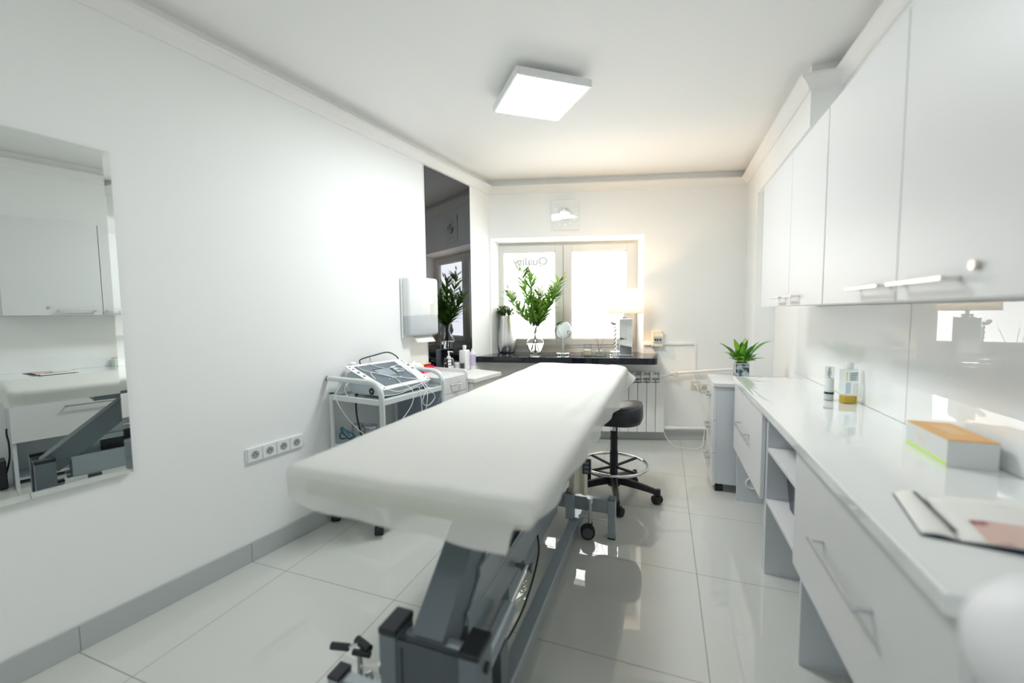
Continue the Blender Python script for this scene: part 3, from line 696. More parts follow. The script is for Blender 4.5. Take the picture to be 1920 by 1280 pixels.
obj('spine_stripe', bar(BM(), (-0.022, -0.045, 0.009), (-0.040, 0.121, 0.0135), 0.006, 0.002), mat('dark green stripe', (0.10, 0.13, 0.12), 0.4), t)

# white globe close to the camera
t = thing('globe_lamp', 'glossy white globe of a floor lamp, blurred at the lower right', 'lamp', (1.362, -0.925, 0))
bm = BM(); bmesh.ops.create_uvsphere(bm, u_segments=40, v_segments=24, radius=0.064); bmesh.ops.translate(bm, verts=bm.verts[:], vec=(0, 0, 0.899))
obj('globe', bm, mat('opal glass', (0.86, 0.86, 0.88), 0.45), t, smooth=60)
bm = BM(); lathe(bm, [(0, 0), (0.13, 0), (0.13, 0.012), (0.02, 0.022), (0.011, 0.04), (0.011, 0.81), (0.022, 0.82), (0.022, 0.842), (0, 0.842)], n=32); obj('stand', bm, M_white, t, smooth=40)
bm = BM(); bmesh.ops.create_uvsphere(bm, u_segments=16, v_segments=10, radius=0.012); bmesh.ops.translate(bm, verts=bm.verts[:], vec=(-0.045, -0.025, 0.825)); tube(bm, [(-0.045, -0.025, 0.825), (-0.008, 0, 0.815)], 0.005, 8)
obj('knob', bm, M_cream, t, smooth=60)

# ------------------------------------------------------------------ treatment couch
couch = thing('treatment_couch', 'grey steel treatment couch with a pale green padded top under a white sheet', 'treatment couch', (0, 0, 0))
CX = 0.508
M_pad = mat('pale upholstery', (0.70, 0.70, 0.64), 0.45)
obj('mattress', box(BM(), 0.205, 0.812, -0.650, 1.470, 0.762, 0.826, 0.022, 4), M_pad, couch, smooth=50)
obj('edge_band', box(BM(), 0.255, 0.765, -0.6525, -0.6505, 0.768, 0.806, 0.0005), mat('olive green edge', (0.30, 0.36, 0.06), 0.5), couch)
bm = BM()
for x in (0.33, 0.685): box(bm, x-0.02, x+0.02, -0.35, 1.35, 0.722, 0.761, 0.002)
for y in (-0.33, 0.1, 0.75, 1.33): box(bm, 0.35, 0.665, y-0.02, y+0.02, 0.725, 0.760)
obj('top_frame', bm, M_frame, couch)
# base rails
for x0, x1 in ((0.381, 0.434), (0.582, 0.636)):
    bm = BM(); box(bm, x0, x1, -0.52, 1.06, 0.034, 0.094, 0.003)
    box(bm, x0+0.004, x1-0.004, -0.515, 1.05, 0.0941, 0.098, 0.001)
    obj('base_rail', bm, M_frame2, couch)
bm = BM(); box(bm, 0.455, 0.568, -0.44, 1.0, 0.278, 0.385, 0.004); box(bm, 0.458, 0.463, -0.44, 1.0, 0.3851, 0.397); box(bm, 0.560, 0.565, -0.44, 1.0, 0.3851, 0.397); box(bm, 0.47, 0.553, -0.10, 0.6, 0.19, 0.278, 0.003)
obj('main_beam', bm, M_frame2, couch)
obj('slot_shade_strip', box(BM(), 0.535, 0.556, -0.30, 0.95, 0.3852, 0.445), M_cap, couch)  # black strip stands in for the shade in the slot above the beam
# feet
for yy in (-0.535, 0.79):
    bm = BM(); box(bm, 0.232, 0.784, yy-0.016, yy+0.016, 0.132, 0.205, 0.002); obj('cross_beam', bm, M_frame2, couch)
    for s in (-1, 1):
        bm = BM(); xo = CX+s*0.292; box(bm, xo-0.019, xo+0.019, yy-0.026, yy+0.026, 0.006, 0.205, 0.002)
        l = obj('leg', bm, M_frame2, couch); obj('leg_cap', box(BM(), xo-0.0195, xo+0.0195, yy-0.0265, yy+0.0265, 0.2052, 0.215, 0.002), M_frame if yy > 0 else M_cap, l)
        obj('foot_pad', box(BM(), xo-0.0195, xo+0.0195, yy-0.0265, yy+0.0265, 0.0, 0.0058), M_rubber, l)
        bm = BM(); xi = CX+s*0.078; yp = yy-0.046*(1 if yy > 0 else -1); box(bm, xi-0.020, xi+0.020, yp-0.028, yp+0.028, 0.0985, 0.235, 0.002)
        l = obj('post', bm, M_frame2, couch); obj('post_cap', box(BM(), xi-0.0205, xi+0.0205, yp-0.0285, yp+0.0285, 0.2352, 0.247, 0.002), M_frame if yy > 0 else M_cap, l)
        xc = CX+s*0.185; yc = yy-0.055*(1 if yy > 0 else -1)
        bm = BM(); cyl(bm, (xc, yc, 0.075), (xc, yc, 0.20), 0.010, n=14); cyl(bm, (xc, yc, 0.198), (xc, yc, 0.222), 0.016, n=16)
        bar(bm, (xc, yc, 0.16), (xc, yy, 0.16), 0.02, 0.03); tube(bm, [(xc-0.06, yc, 0.118), (xc+0.09, yc, 0.118)], 0.006, 8)
        c = obj('caster_fork', bm, M_alu, couch, smooth=40)
        bm = BM()
        wc = Vector((xc-0.012, yc, 0.0385)); wd = Vector((0.22, -0.975, 0))
        for sx in (-1, 1): cyl(bm, wc+wd*0.004*sx, wc+wd*0.018*sx, 0.0385, 0.037, 28)
        bar(bm, wc+Vector((0.012, 0, -0.0)), wc+Vector((0.012, 0, 0.05)), 0.02, 0.024, upv=(1, 0, 0))
        wl = obj('caster_wheel', bm, M_rubber, couch, smooth=40); wl.parent = c
        bm = BM(); cyl(bm, wc-wd*0.0187, wc+wd*0.0187, 0.028, n=24)
        obj('wheel_disc', bm, mat('dark grey disc', (0.09, 0.10, 0.11), 0.4), c, smooth=40)
# near pillar box with two capped posts
for x0, x1 in ((0.392, 0.440), (0.612, 0.662)):
    l = obj('pillar_post', box(BM(), x0, x1, -0.585, -0.505, 0.0, 0.405, 0.003), M_frame, couch)
    obj('pillar_cap', box(BM(), x0-0.001, x1+0.001, -0.586, -0.504, 0.4052, 0.422, 0.003), M_cap, l)
bm = BM(); box(bm, 0.4402, 0.6118, -0.575, -0.560, 0.02, 0.398); box(bm, 0.4402, 0.452, -0.580, -0.572, 0.02, 0.398); box(bm, 0.600, 0.6118, -0.580, -0.572, 0.02, 0.398); box(bm, 0.452, 0.600, -0.580, -0.572, 0.382, 0.398)
obj('pillar_panel', bm, mat('dark grey panel', (0.075, 0.095, 0.11), 0.45), couch)
bm = BM(); cyl(bm, (0.4402, -0.530, 0.375), (0.6118, -0.530, 0.375), 0.018, n=18); obj('pivot_tube', bm, M_frame2, couch, smooth=40)
bm = BM(); cyl(bm, (0.6622, -0.545, 0.365), (0.670, -0.545, 0.365), 0.012, n=6); obj('bolt', bm, M_cap, couch)
# lifting arms and gusset
bm = BM(); bar(bm, (0.512, -0.525, 0.365), (0.512, -0.10, 0.715), 0.088, 0.105, bev=0.003); obj('lift_arm', bm, M_frame, couch)
bm = BM(); extrude_poly(bm, [(0.558, -0.45, 0.37), (0.558, -0.12, 0.65), (0.558, -0.12, 0.31), (0.558, -0.36, 0.306)], (0.006, 0, 0)); obj('gusset_plate', bm, M_frame2, couch)
bm = BM(); bar(bm, (0.512, 0.55, 0.335), (0.512, 0.93, 0.715), 0.07, 0.09, bev=0.003); obj('lift_arm', bm, M_frame, couch)
bm = BM(); bar(bm, (0.552, -0.36, 0.462), (0.552, 0.75, 0.462), 0.03, 0.032, bev=0.002); obj('parallel_bar', bm, M_frame2, couch)
# hydraulic strut
bm = BM(); cyl(bm, (0.606, -0.45, 0.265), (0.606, -0.245, 0.287), 0.026, n=22); g = obj('gas_strut', bm, M_frame2, couch, smooth=40)
bm = BM(); cyl(bm, (0.606, -0.245, 0.287), (0.606, -0.06, 0.307), 0.0095, n=16); obj('piston_rod', bm, M_chrome, g, smooth=40)
bm = BM(); box(bm, 0.548, 0.556, -0.09, 0.01, 0.25, 0.375); bar(bm, (0.556, -0.06, 0.307), (0.625, -0.06, 0.307), 0.012, 0.012); cyl(bm, (0.586, -0.06, 0.307), (0.594, -0.06, 0.307), 0.016, n=6); cyl(bm, (0.618, -0.06, 0.307), (0.627, -0.06, 0.307), 0.016, n=6)
obj('strut_bracket', bm, M_frame, couch)
bm = BM(); box(bm, 0.586, 0.626, -0.36, -0.30, 0.1, 0.235, 0.003); obj('strut_support', bm, M_frame, couch)
bm = BM(); tube(bm, spline([(0.552, 0.25, 0.26), (0.575, 0.18, 0.20), (0.578, 0.02, 0.13), (0.575, -0.12, 0.115), (0.57, -0.25, 0.13)]), 0.004, 8); obj('cable', bm, M_rubber, couch, smooth=60)
# foot pedal near the left
bm = BM(); tube(bm, [(0.205, -0.445, 0.06), (0.205, -0.445, 0.192)], 0.011, 14); tube(bm, [(0.205, -0.505, 0.112), (0.205, -0.445, 0.112)], 0.010, 12)
tube(bm, [(0.205, -0.445, 0.192), (0.165, -0.452, 0.200), (0.20, -0.425, 0.202), (0.240, -0.440, 0.200), (0.205, -0.445, 0.192)], 0.006, 8)
pd = obj('foot_pedal', bm, M_chrome, couch, smooth=50)
bm = BM(); cyl(bm, (0.118, -0.462, 0.200), (0.172, -0.450, 0.200), 0.0105, n=14); cyl(bm, (0.178, -0.420, 0.203), (0.238, -0.438, 0.203), 0.012, n=14); cyl(bm, (0.19, -0.452, 0.193), (0.245, -0.445, 0.193), 0.009, n=12)
obj('pedal_rubber', bm, M_cap, pd, smooth=40)
bm = BM(); n = 20; tube(bm, [(0.238, -0.452+0.020*math.cos(2*PI*k/n), 0.115+0.020*math.sin(2*PI*k/n)) for k in range(n)], 0.007, 8, closed=True); obj('pedal_ring', bm, M_chrome, pd, smooth=60)
# green safety sticker on the left rail
st = obj('sticker', box(BM(), 0.3785, 0.3808, -0.30, -0.235, 0.046, 0.082), mat('safety green', (0.02, 0.30, 0.16), 0.4), couch)
bm = BM(); box(bm, 0.378, 0.3785, -0.285, -0.262, 0.054, 0.074); box(bm, 0.378, 0.3785, -0.256, -0.245, 0.060, 0.068); obj('pictogram', bm, M_white, st)

# ------------------------------------------------------------------ sheet
def make_sheet():
    x0, x1, y0, y1, zt = 0.190, 0.828, -0.668, 1.500, 0.8345
    per = []
    def arc(cx, cy, r, a0, n=10):
        for k in range(n+1):
            a = math.radians(a0+90*k/n); per.append((cx+r*math.cos(a), cy+r*math.sin(a), math.cos(a), math.sin(a)))
    def line(xa, ya, xb, yb, nx, ny, n):
        for k in range(1, n): per.append((xa+(xb-xa)*k/n, ya+(yb-ya)*k/n, nx, ny))
    r = 0.030; rf = 0.05
    arc(x1-r, y0+r, r, 270); line(x1, y0+r, x1, y1-0.13, 1, 0, 70)
    # far right corner is cut back and its fleece corner sticks out
    arc(x1-0.13, y1-0.13, 0.13, 0, 14); line(x1-0.13, y1, x0+rf, y1, 0, 1, 20)
    arc(x0+rf, y1-rf, rf, 90); line(x0, y1-rf, x0, y0+r, -1, 0, 70); arc(x0+r, y0+r, r, 180); line(x0+r, y0, x1-r, y0, 0, -1, 34)
    def drop(x, y, nx, ny):
        if ny < -0.5:
            f = (x-x0)/(x1-x0)
            d = 0.078+0.020*min(1, f/0.25)+0.018*max(0, f-0.25)
            if f > 0.90: d = 0.112-0.075*min(1, (f-0.90)/0.03)
            return d
        if nx > 0.5:
            f = (y-y0)
            return 0.040+0.032*min(1, f/0.2)+0.082*min(1, max(0, f-0.35)/1.3)+0.006*math.sin(f*9)
        if ny > 0.5: return 0.09
        return 0.074+0.004*math.sin(y*7)
    bm = BM(); N = len(per); rings = []
    cx = (x0+x1)/2; half = (x1-x0)/2
    def wr(x, y):
        z = 0.0012*math.sin(x*31+y*7)*math.sin(y*9+1)+0.0010*math.sin(y*23-x*11)
        # soft ridges running along the right edge
        z += 0.009*math.exp(-((x-(0.735+0.03*math.sin(y*2.2)))/0.016)**2)*max(0, min(1, (y+0.5)*1.1))*max(0, min(1, (1.25-y)*3))
        z -= 0.006*math.exp(-((x-(0.69+0.03*math.sin(y*2.2)))/0.020)**2)*max(0, min(1, (y+0.3)*1.4))
        z += 0.006*math.exp(-(((x-0.62)-0.35*(y+0.25))/0.014)**2)*max(0, min(1, (y+0.55)*4))*max(0, min(1, (0.25-y)*4))
        z += 0.005*math.exp(-(((x-0.75)-0.12*(y-0.3))/0.010)**2)
        return z
    R = 0.026
    for t in (0.0, 0.12, 0.24, 0.36, 0.48, 0.58, 0.66, 0.74, 0.80, 0.86, 0.91, 0.955):
        ring = []
        for (x, y, nx, ny) in per:
            yy = min(max(y, y0+half), y1-half); px, py = cx+(x-nx*R-cx)*t, yy+(y-ny*R-yy)*t
            ring.append(bm.verts.new((px, py, zt+wr(px, py)*min(1, t*1.2))))
        rings.append(ring)
    for k in range(1, 8):
        a = PI/2*k/7
        rings.append([bm.verts.new((x-nx*R*(1-math.sin(a)), y-ny*R*(1-math.sin(a)), zt-R*(1-math.cos(a))+wr(x, y)*(1-k/7))) for (x, y, nx, ny) in per])
    for k in range(1, 10):
        f = k/9; ring = []
        for i, (x, y, nx, ny) in enumerate(per):
            d = max(0.012, drop(x, y, nx, ny)-R); o = (0.0065 if nx > 0.5 else 0.004)*math.sin(i*0.55)*f+(0.006 if nx > 0.5 else 0.003)*math.sin(i*0.21+2)*f
            tip = math.exp(-((x-(x1-0.02))/0.06)**2-((y-(y1-0.09))/0.07)**2)
            o += 0.055*tip*f
            ring.append(bm.verts.new((x+nx*(o-0.004*f), y+ny*(o-0.004*f), zt-R-d*f*(1-0.65*tip))))
        rings.append(ring)
    for a, b in zip(rings, rings[1:]):
        for i in range(N): 
            j = (i+1) % N; bm.faces.new((a[i], a[j], b[j], b[i]))
    bmesh.ops.remove_doubles(bm, verts=bm.verts[:], dist=0.0004)
    return bm
tag(obj('couch_sheet', make_sheet(), M_sheet, smooth=80), 'thin white disposable sheet draped over the treatment couch', 'sheet')
t = thing('hand_control', 'black hand control hanging at the right side of the couch', 'remote control', (0, 0, 0))
obj('handset', box(BM(), 0.734, 0.769, 0.292, 0.310, 0.522, 0.584, 0.003), M_cap, t)
for z in (0.535, 0.553, 0.571): obj('button', box(BM(), 0.742, 0.761, 0.2905, 0.2925, z-0.006, z+0.006, 0.0005), M_frame, t)
bm = BM(); tube(bm, [(0.750, 0.300, 0.584), (0.748, 0.302, 0.64), (0.74, 0.31, 0.70), (0.722, 0.32, 0.755)], 0.0035, 8); obj('cable', bm, M_rubber, t, smooth=60)
bm = BM(); g = []
for i in range(13):
    f = i/12; g.append([bm.verts.new((0.668+0.070*j/9-0.012*f*(1-j/9), 0.385+0.010*math.sin(j*1.3+f*0.8), 0.755-0.36*f)) for j in range(10)])
for i in range(12):
    for j in range(9): bm.faces.new((g[i][j], g[i][j+1], g[i+1][j+1], g[i+1][j]))
o = obj('hanging_towel', bm, mat('cream cotton', (0.78, 0.75, 0.62), 0.8), smooth=70); o.modifiers.new('s', 'SOLIDIFY').thickness = 0.004
tag(o, 'cream towel hanging under the right side of the couch', 'towel')

# ------------------------------------------------------------------ stool
SX, SY = 0.752, 1.30
t = thing('saddle_stool', 'black wheeled stool with chrome foot ring beside the couch', 'stool', (SX, SY, 0))
bm = BM(); n = 40; prof = [(0.0, 0.49), (0.5, 0.488), (0.8, 0.49), (0.93, 0.50), (1.0, 0.53), (0.995, 0.56), (0.95, 0.583), (0.85, 0.597), (0.6, 0.603), (0.3, 0.600), (0.0, 0.597)]
rings = []
for f, z in prof:
    if f == 0: rings.append([bm.verts.new((0, 0, z))]); continue
    rg = []
    for k in range(n):
        a = 2*PI*k/n; c, s_ = math.cos(a), math.sin(a); m_ = (abs(c)**3.2+abs(s_)**3.2)**(-1/3.2); x, y = 0.178*m_*c*f, 0.17*m_*s_*f
        rg.append(bm.verts.new((x, y, z + (0.9*x*x/0.178 * 0.20 if z > 0.55 else 0.0))))
    rings.append(rg)
for A, B in zip(rings, rings[1:]):
    for k in range(n):
        k2 = (k+1) % n
        if len(A) == 1: bm.faces.new((A[0], B[k2], B[k]))
        elif len(B) == 1: bm.faces.new((A[k], A[k2], B[0]))
        else: bm.faces.new((A[k], A[k2], B[k2], B[k]))
st = obj('seat', bm, M_black, t, smooth=60)
bm = BM(); pts = []
for k in range(n):
    a = 2*PI*k/n; c, s_ = math.cos(a), math.sin(a); m_ = (abs(c)**3.2+abs(s_)**3.2)**(-1/3.2); x, y = 0.178*m_*c*0.952, 0.17*m_*s_*0.952
    pts.append((x, y, 0.5835+0.9*x*x/0.178*0.2))
tube(bm, pts, 0.0018, 6, closed=True); obj('piping', bm, mat('dark piping', (0.10, 0.11, 0.13), 0.4), st, smooth=60)
bm = BM(); box(bm, -0.07, 0.07, -0.06, 0.06, 0.470, 0.4875, 0.003); tube(bm, [(0.02, -0.03, 0.476), (0.03, -0.12, 0.470), (0.032, -0.17, 0.466)], 0.005, 8); obj('seat_plate', bm, M_stoolpl, t)
bm = BM(); cyl(bm, (0, 0, 0.40), (0, 0, 0.471), 0.0135, n=18); obj('gas_lift', bm, M_chrome, t, smooth=40)
bm = BM(); lathe(bm, [(0, 0.09), (0.026, 0.09), (0.026, 0.30), (0.023, 0.302), (0.023, 0.425), (0.018, 0.43), (0.0, 0.43)], n=24); cyl(bm, (0, 0, 0.375), (0, 0, 0.392), 0.026, n=24); obj('column', bm, M_stoolpl, t, smooth=40)
RZ = 0.212
bm = BM(); n = 56; tube(bm, [(0.210*math.cos(2*PI*k/n), 0.210*math.sin(2*PI*k/n), RZ) for k in range(n)], 0.0095, 12, closed=True); fr = obj('foot_ring', bm, M_chrome, t, smooth=60)
for k in range(4):
    a = math.radians(52+90*k); bm = BM(); bar(bm, (0.024*math.cos(a), 0.024*math.sin(a), RZ-0.014), (0.204*math.cos(a), 0.204*math.sin(a), RZ-0.002), 0.012, 0.016, bev=0.003); obj('ring_spoke', bm, M_stoolpl, fr)
bm = BM(); lathe(bm, [(0, 0.075), (0.04, 0.075), (0.042, 0.085), (0.042, 0.13), (0.034, 0.142), (0, 0.142)], n=24); obj('base_hub', bm, M_stoolpl, t, smooth=40)
for k in range(5):
    a = math.radians(-79+72*k); d = Vector((math.cos(a), math.sin(a), 0)); s = Vector((-d.y, d.x, 0)); bm = BM(); rows = []
    for f in (0, 0.25, 0.5, 0.75, 1.0):
        R = 0.03+0.24*f; hw = 0.021-0.007*f; zt = 0.138-0.035*f-0.012*f*f; zb = zt-0.046+0.016*f
        rows.append([bm.verts.new(d*R+s*q*hw*e+Vector((0, 0, z))) for q, e, z in ((-1, 1, zb), (1, 1, zb), (1, 0.9, zt-0.006), (0.6, 0.9, zt), (-0.6, 0.9, zt), (-1, 0.9, zt-0.006))])
    for A, B in zip(rows, rows[1:]):
        for i in range(6): bm.faces.new((A[i], A[(i+1) % 6], B[(i+1) % 6], B[i]))
    bm.faces.new(rows[0][::-1]); bm.faces.new(rows[-1])
    cyl(bm, d*0.276+Vector((0, 0, 0.058)), d*0.276+Vector((0, 0, 0.095)), 0.013, n=14)
    lg = obj('leg', bm, M_stoolpl, t, smooth=35)
    c, w_ = caster(lg, d.x*0.276, d.y*0.276, 0.07, 0.027, 0.022, a+0.9, M_stoolpl); w_.parent = lg

# ------------------------------------------------------------------ trolley with beauty device
cart = thing('trolley', 'pale grey tubular trolley on casters by the left wall, holding a device', 'trolley', WL(0, 0), WA)
A0, A1, Y0, Y1 = 0.040, 0.430, 0.462, 0.975
def arch(y):
    pts = [(0.020, y, 0.832)] + bez((0.335, y, 0.832), (0.40, y, 0.832), (A1, y, 0.80), (A1, y, 0.735), 12) + [(A1, y, 0.085)]
    bm = BM(); tube(bm, pts, 0.0145, 14); o = obj('arch_post', bm, M_cart, cart, smooth=50)
    bm = BM(); cyl(bm, (0.013, y, 0.832), (0.0198, y, 0.832), 0.0150, n=16); obj('end_cap', bm, M_cap, o); return o
for y in (Y0, Y1):
    arch(y)
    bm = BM(); cyl(bm, (A0, y, 0.085), (A0, y, 0.745), 0.0135, n=16); p = obj('post', bm, M_cart, cart, smooth=40)
    bm = BM(); cyl(bm, (A0, y, 0.7452), (A0, y, 0.752), 0.0138, n=16); obj('end_cap', bm, M_cap, p)
def shelf(z):
    bm = BM(); box(bm, A0+0.012, A1-0.012, Y0+0.004, Y1-0.004, z-0.004, z)
    for a in ((A0+0.0135, A1-0.0145, Y0-0.008, Y0+0.006), (A0+0.0135, A1-0.0145, Y1-0.006, Y1+0.008), (A0-0.006, A0+0.008, Y0+0.0137, Y1-0.0137), (A1-0.007, A1+0.007, Y0+0.0147, Y1-0.0147)): box(bm, a[0], a[1], a[2], a[3], z-0.013, z+0.016, 0.002)
    obj('shelf', bm, M_cart, cart)
for z in (0.725, 0.445, 0.16): shelf(z)
for x, y in ((A0+0.004, Y0-0.01), (A1-0.05, Y0-0.004), (A0+0.004, Y1), (A1-0.05, Y1)): caster_part(cart, x, y, 0.085, 0.0235, 0.02, 0.7)
bm = BM(); box(bm, 0.05, 0.42, 0.966, 0.974, 0.46, 0.705); obj('side_panel', bm, mat('blue grey panel', (0.30, 0.35, 0.42), 0.5), cart)
dev = thing('beauty_device', 'silver cosmetic treatment device with tilted white control panel on the trolley', 'device', WL(0, 0), WA)
M_dev = mat('device silver', (0.46, 0.52, 0.55), 0.3, 0.3)
bm = BM(); extrude_poly(bm, [(0.13, 0.53, 0.742), (0.355, 0.53, 0.742), (0.355, 0.53, 0.772), (0.12, 0.53, 0.868), (0.09, 0.53, 0.86), (0.075, 0.53, 0.80)], (0, 0.40, 0)); obj('body', bm, M_dev, dev, bevel=0.006)
bm = BM()
for k in range(12):
    a = 2*PI*k/12; c, s_ = math.cos(a), math.sin(a); bar(bm, (0.285+0.008*c, 0.5275, 0.766+0.008*s_), (0.285+0.019*c, 0.5275, 0.766+0.019*s_), 0.005, 0.004, upv=(0, 1, 0))
obj('fan_grille', bm, M_dark, dev)
for x in (0.13, 0.34):
    for y in (0.56, 0.90): obj('foot', cyl(BM(), (x, y, 0.7255), (x, y, 0.744), 0.01, n=10), M_rubber, dev)
PB0, PB1, PT1, PT0 = Vector((0.372, 0.535, 0.781)), Vector((0.372, 0.930, 0.781)), Vector((0.095, 0.975, 0.896)), Vector((0.095, 0.508, 0.899))
def PP(u, v, h=0.0):      # point on the panel: u along, v from front edge to back edge
    p = (PB0*(1-u)+PB1*u)*(1-v)+(PT0*(1-u)+PT1*u)*v; nn = (PB1-PB0).cross(PT0-PB0).normalized(); nn = nn if nn.z > 0 else -nn; return p+nn*h
def pquad(bm, u0, u1, v0, v1, h0, h1):
    a = [bm.verts.new(PP(u, v, h0)) for u, v in ((u0, v0), (u1, v0), (u1, v1), (u0, v1))]; b = [bm.verts.new(PP(u, v, h1)) for u, v in ((u0, v0), (u1, v0), (u1, v1), (u0, v1))]
    bm.faces.new(a[::-1]); bm.faces.new(b)
    for i in range(4): bm.faces.new((a[i], a[(i+1) % 4], b[(i+1) % 4], b[i]))
bm = BM(); pquad(bm, 0, 1, 0, 1, -0.006, 0.0); pn = obj('control_panel', bm, mat('panel white', (0.84, 0.85, 0.85), 0.25), dev, bevel=0.001)
bm = BM(); pquad(bm, 0.10, 0.80, 0.10, 0.92, 0.0, 0.0012); obj('membrane', bm, mat('membrane grey', (0.13, 0.165, 0.19), 0.3), pn)
bm = BM(); pquad(bm, 0.30, 0.56, 0.42, 0.70, 0.0012, 0.002); obj('display', bm, mat('display', (0.30, 0.36, 0.40), 0.1), pn)
bm = BM(); pquad(bm, 0.29, 0.57, 0.70, 0.72, 0.0012, 0.003); pquad(bm, 0.56, 0.575, 0.42, 0.72, 0.0012, 0.003); obj('display_edge', bm, M_dark, pn)
bm = BM()
for k in range(5): pquad(bm, 0.33+0.055*k, 0.345+0.055*k, 0.30, 0.325, 0.0012, 0.0022)
for k in range(3): pquad(bm, 0.62, 0.70, 0.5+0.1*k, 0.54+0.1*k, 0.0012, 0.0022)
obj('key_mark', bm, M_white, pn)
for u in (0.045, 0.955):
    for v, rr in ((0.05, 0.005), (0.15, 0.005), (0.55, 0.009), (0.70, 0.009), (0.84, 0.006), (0.93, 0.005)):
        bm = BM(); cyl(bm, PP(u, v, 0.0), PP(u, v, 0.002), rr, n=12); obj('knob', bm, M_frame, pn)
def lead(pts, r=0.0021, m=M_white, nm='lead'):
    bm = BM(); tube(bm, spline(pts, 8), r, 7); return obj(nm, bm, m, dev, smooth=60)
lead([PP(0.0, 0.95, 0.01), (0.11, 0.50, 0.83), (0.10, 0.442, 0.74), (0.20, 0.44, 0.62), (0.35, 0.44, 0.535), (0.415, 0.44, 0.52), (0.45, 0.56, 0.60), (0.458, 0.66, 0.69), (0.44, 0.68, 0.765), PP(0.35, 0.02, 0.012), PP(0.4, 0.3, 0.006), PP(0.15, 0.7, 0.006), PP(0.14, 1.0, 0.008)])
lead([PP(0.32, 1.0, 0.006), PP(0.46, 0.7, 0.005), PP(0.62, 0.66, 0.006), PP(0.72, 0.52, 0.010), PP(0.66, 0.44, 0.012), PP(0.58, 0.58, 0.012), PP(0.72, 0.72, 0.006), PP(0.85, 0.6, 0.006), PP(0.8, 0.3, 0.006), PP(0.72, -0.02, 0.01), (0.45, 0.80, 0.72), (0.458, 0.78, 0.63), (0.455, 0.82, 0.57)])
lead([PP(0.10, 0.36, 0.006), PP(0.16, 0.56, 0.014), PP(0.35, 0.40, 0.006), PP(0.6, 0.18, 0.008), PP(0.75, 0.02, 0.012), (0.452, 0.82, 0.74), (0.458, 0.86, 0.69), (0.456, 0.80, 0.65), (0.455, 0.75, 0.68), (0.452, 0.79, 0.745)])
lead([PP(0.9, 0.9, 0.006), PP(0.97, 0.5, 0.02), (0.40, 0.97, 0.80), (0.452, 0.955, 0.74), (0.456, 0.92, 0.69), (0.455, 0.88, 0.62)], 0.0018, M_glass)
lead([PP(0.05, 0.0, 0.0), (0.40, 0.62, 0.760), (0.41, 0.70, 0.768), (0.40, 0.80, 0.775), (0.38, 0.90, 0.775)])
lead([(0.40, 0.50, 0.755), (0.405, 0.60, 0.750), (0.41, 0.70, 0.757), (0.44, 0.74, 0.765), (0.457, 0.74, 0.66), (0.46, 0.73, 0.58)])
lead([(0.14, 0.515, 0.82), (0.16, 0.455, 0.79), (0.19, 0.448, 0.742)], 0.0024)
lead([PP(0.25, 1.0, 0.0), (0.06, 0.66, 0.92), (0.05, 0.78, 0.935), (0.06, 0.88, 0.945), (0.08, 0.93, 0.92), PP(0.93, 1.0, 0.0)], 0.004, M_rubber, 'black_cable')
lead([(0.19, 0.50, 0.735), (0.195, 0.50, 0.62), (0.21, 0.52, 0.50), (0.20, 0.56, 0.452)], 0.005, M_rubber, 'black_cable')
bm = BM(); lathe(bm, [(0, 0), (0.022, 0), (0.022, 0.035), (0.016, 0.042), (0, 0.042)], (0.055, 0.60, 0.868), 20); cyl(bm, (0.055, 0.60, 0.75), (0.055, 0.60, 0.868), 0.008)
obj('electrode_holder', bm, M_white, dev, smooth=40)
bm = BM(); lathe(bm, [(0, 0), (0.022, 0), (0.02, 0.01), (0.012, 0.016), (0.009, 0.03), (0.004, 0.036), (0.003, 0.06), (0, 0.06)], (0.05, 0.745, 0.885), 18); cyl(bm, (0.05, 0.745, 0.75), (0.05, 0.745, 0.885), 0.007)
obj('probe', bm, M_chrome, dev, smooth=40)
# jars and hose on the trolley's middle shelf
M_jglass = thin('jar glass', (0.90, 0.94, 0.94))
for i, (a, b, lab) in enumerate(((0.105, 0.585, 'clear glass jar with metal lid, further left on the trolley shelf'), (0.190, 0.600, 'clear glass jar with metal lid, nearer the trolley arch'))):
    t = thing('glass_jar', lab, 'jar', WL(a, b, 0.4452), WA, 'jars on the trolley shelf')
    bm = BM(); lathe(bm, [(0, 0), (0.036, 0), (0.039, 0.005), (0.039, 0.075), (0.033, 0.084), (0.0315, 0.084), (0.0365, 0.073), (0.0365, 0.006), (0, 0.004)], n=28); obj('body', bm, M_jglass, t, smooth=40)
    bm = BM(); lathe(bm, [(0, 0.086), (0.035, 0.086), (0.037, 0.089), (0.037, 0.102), (0.033, 0.105), (0.026, 0.103), (0, 0.103)], n=28); obj('lid', bm, M_alu, t, smooth=40)
    bm = BM(); lathe(bm, [(0, 0.008), (0.035, 0.008), (0.035, 0.045), (0, 0.045)], n=20); obj('contents', bm, M_white, t, smooth=40)
bm = BM(); tube(bm, spline([(0.06, 0.62, 0.453), (0.03, 0.52, 0.47), (0.08, 0.50, 0.53), (0.13, 0.53, 0.50), (0.06, 0.56, 0.46), (0.02, 0.54, 0.50), (0.07, 0.50, 0.545), (0.12, 0.51, 0.50)]), 0.005, 8)
tag(obj('blue_hose', bm, mat('blue clear hose', (0.10, 0.30, 0.42), 0.2, trans=0.4), loc=WL(0, 0), rotz=WA, smooth=60), 'thin blue hose coiled beside the jars on the trolley', 'hose')

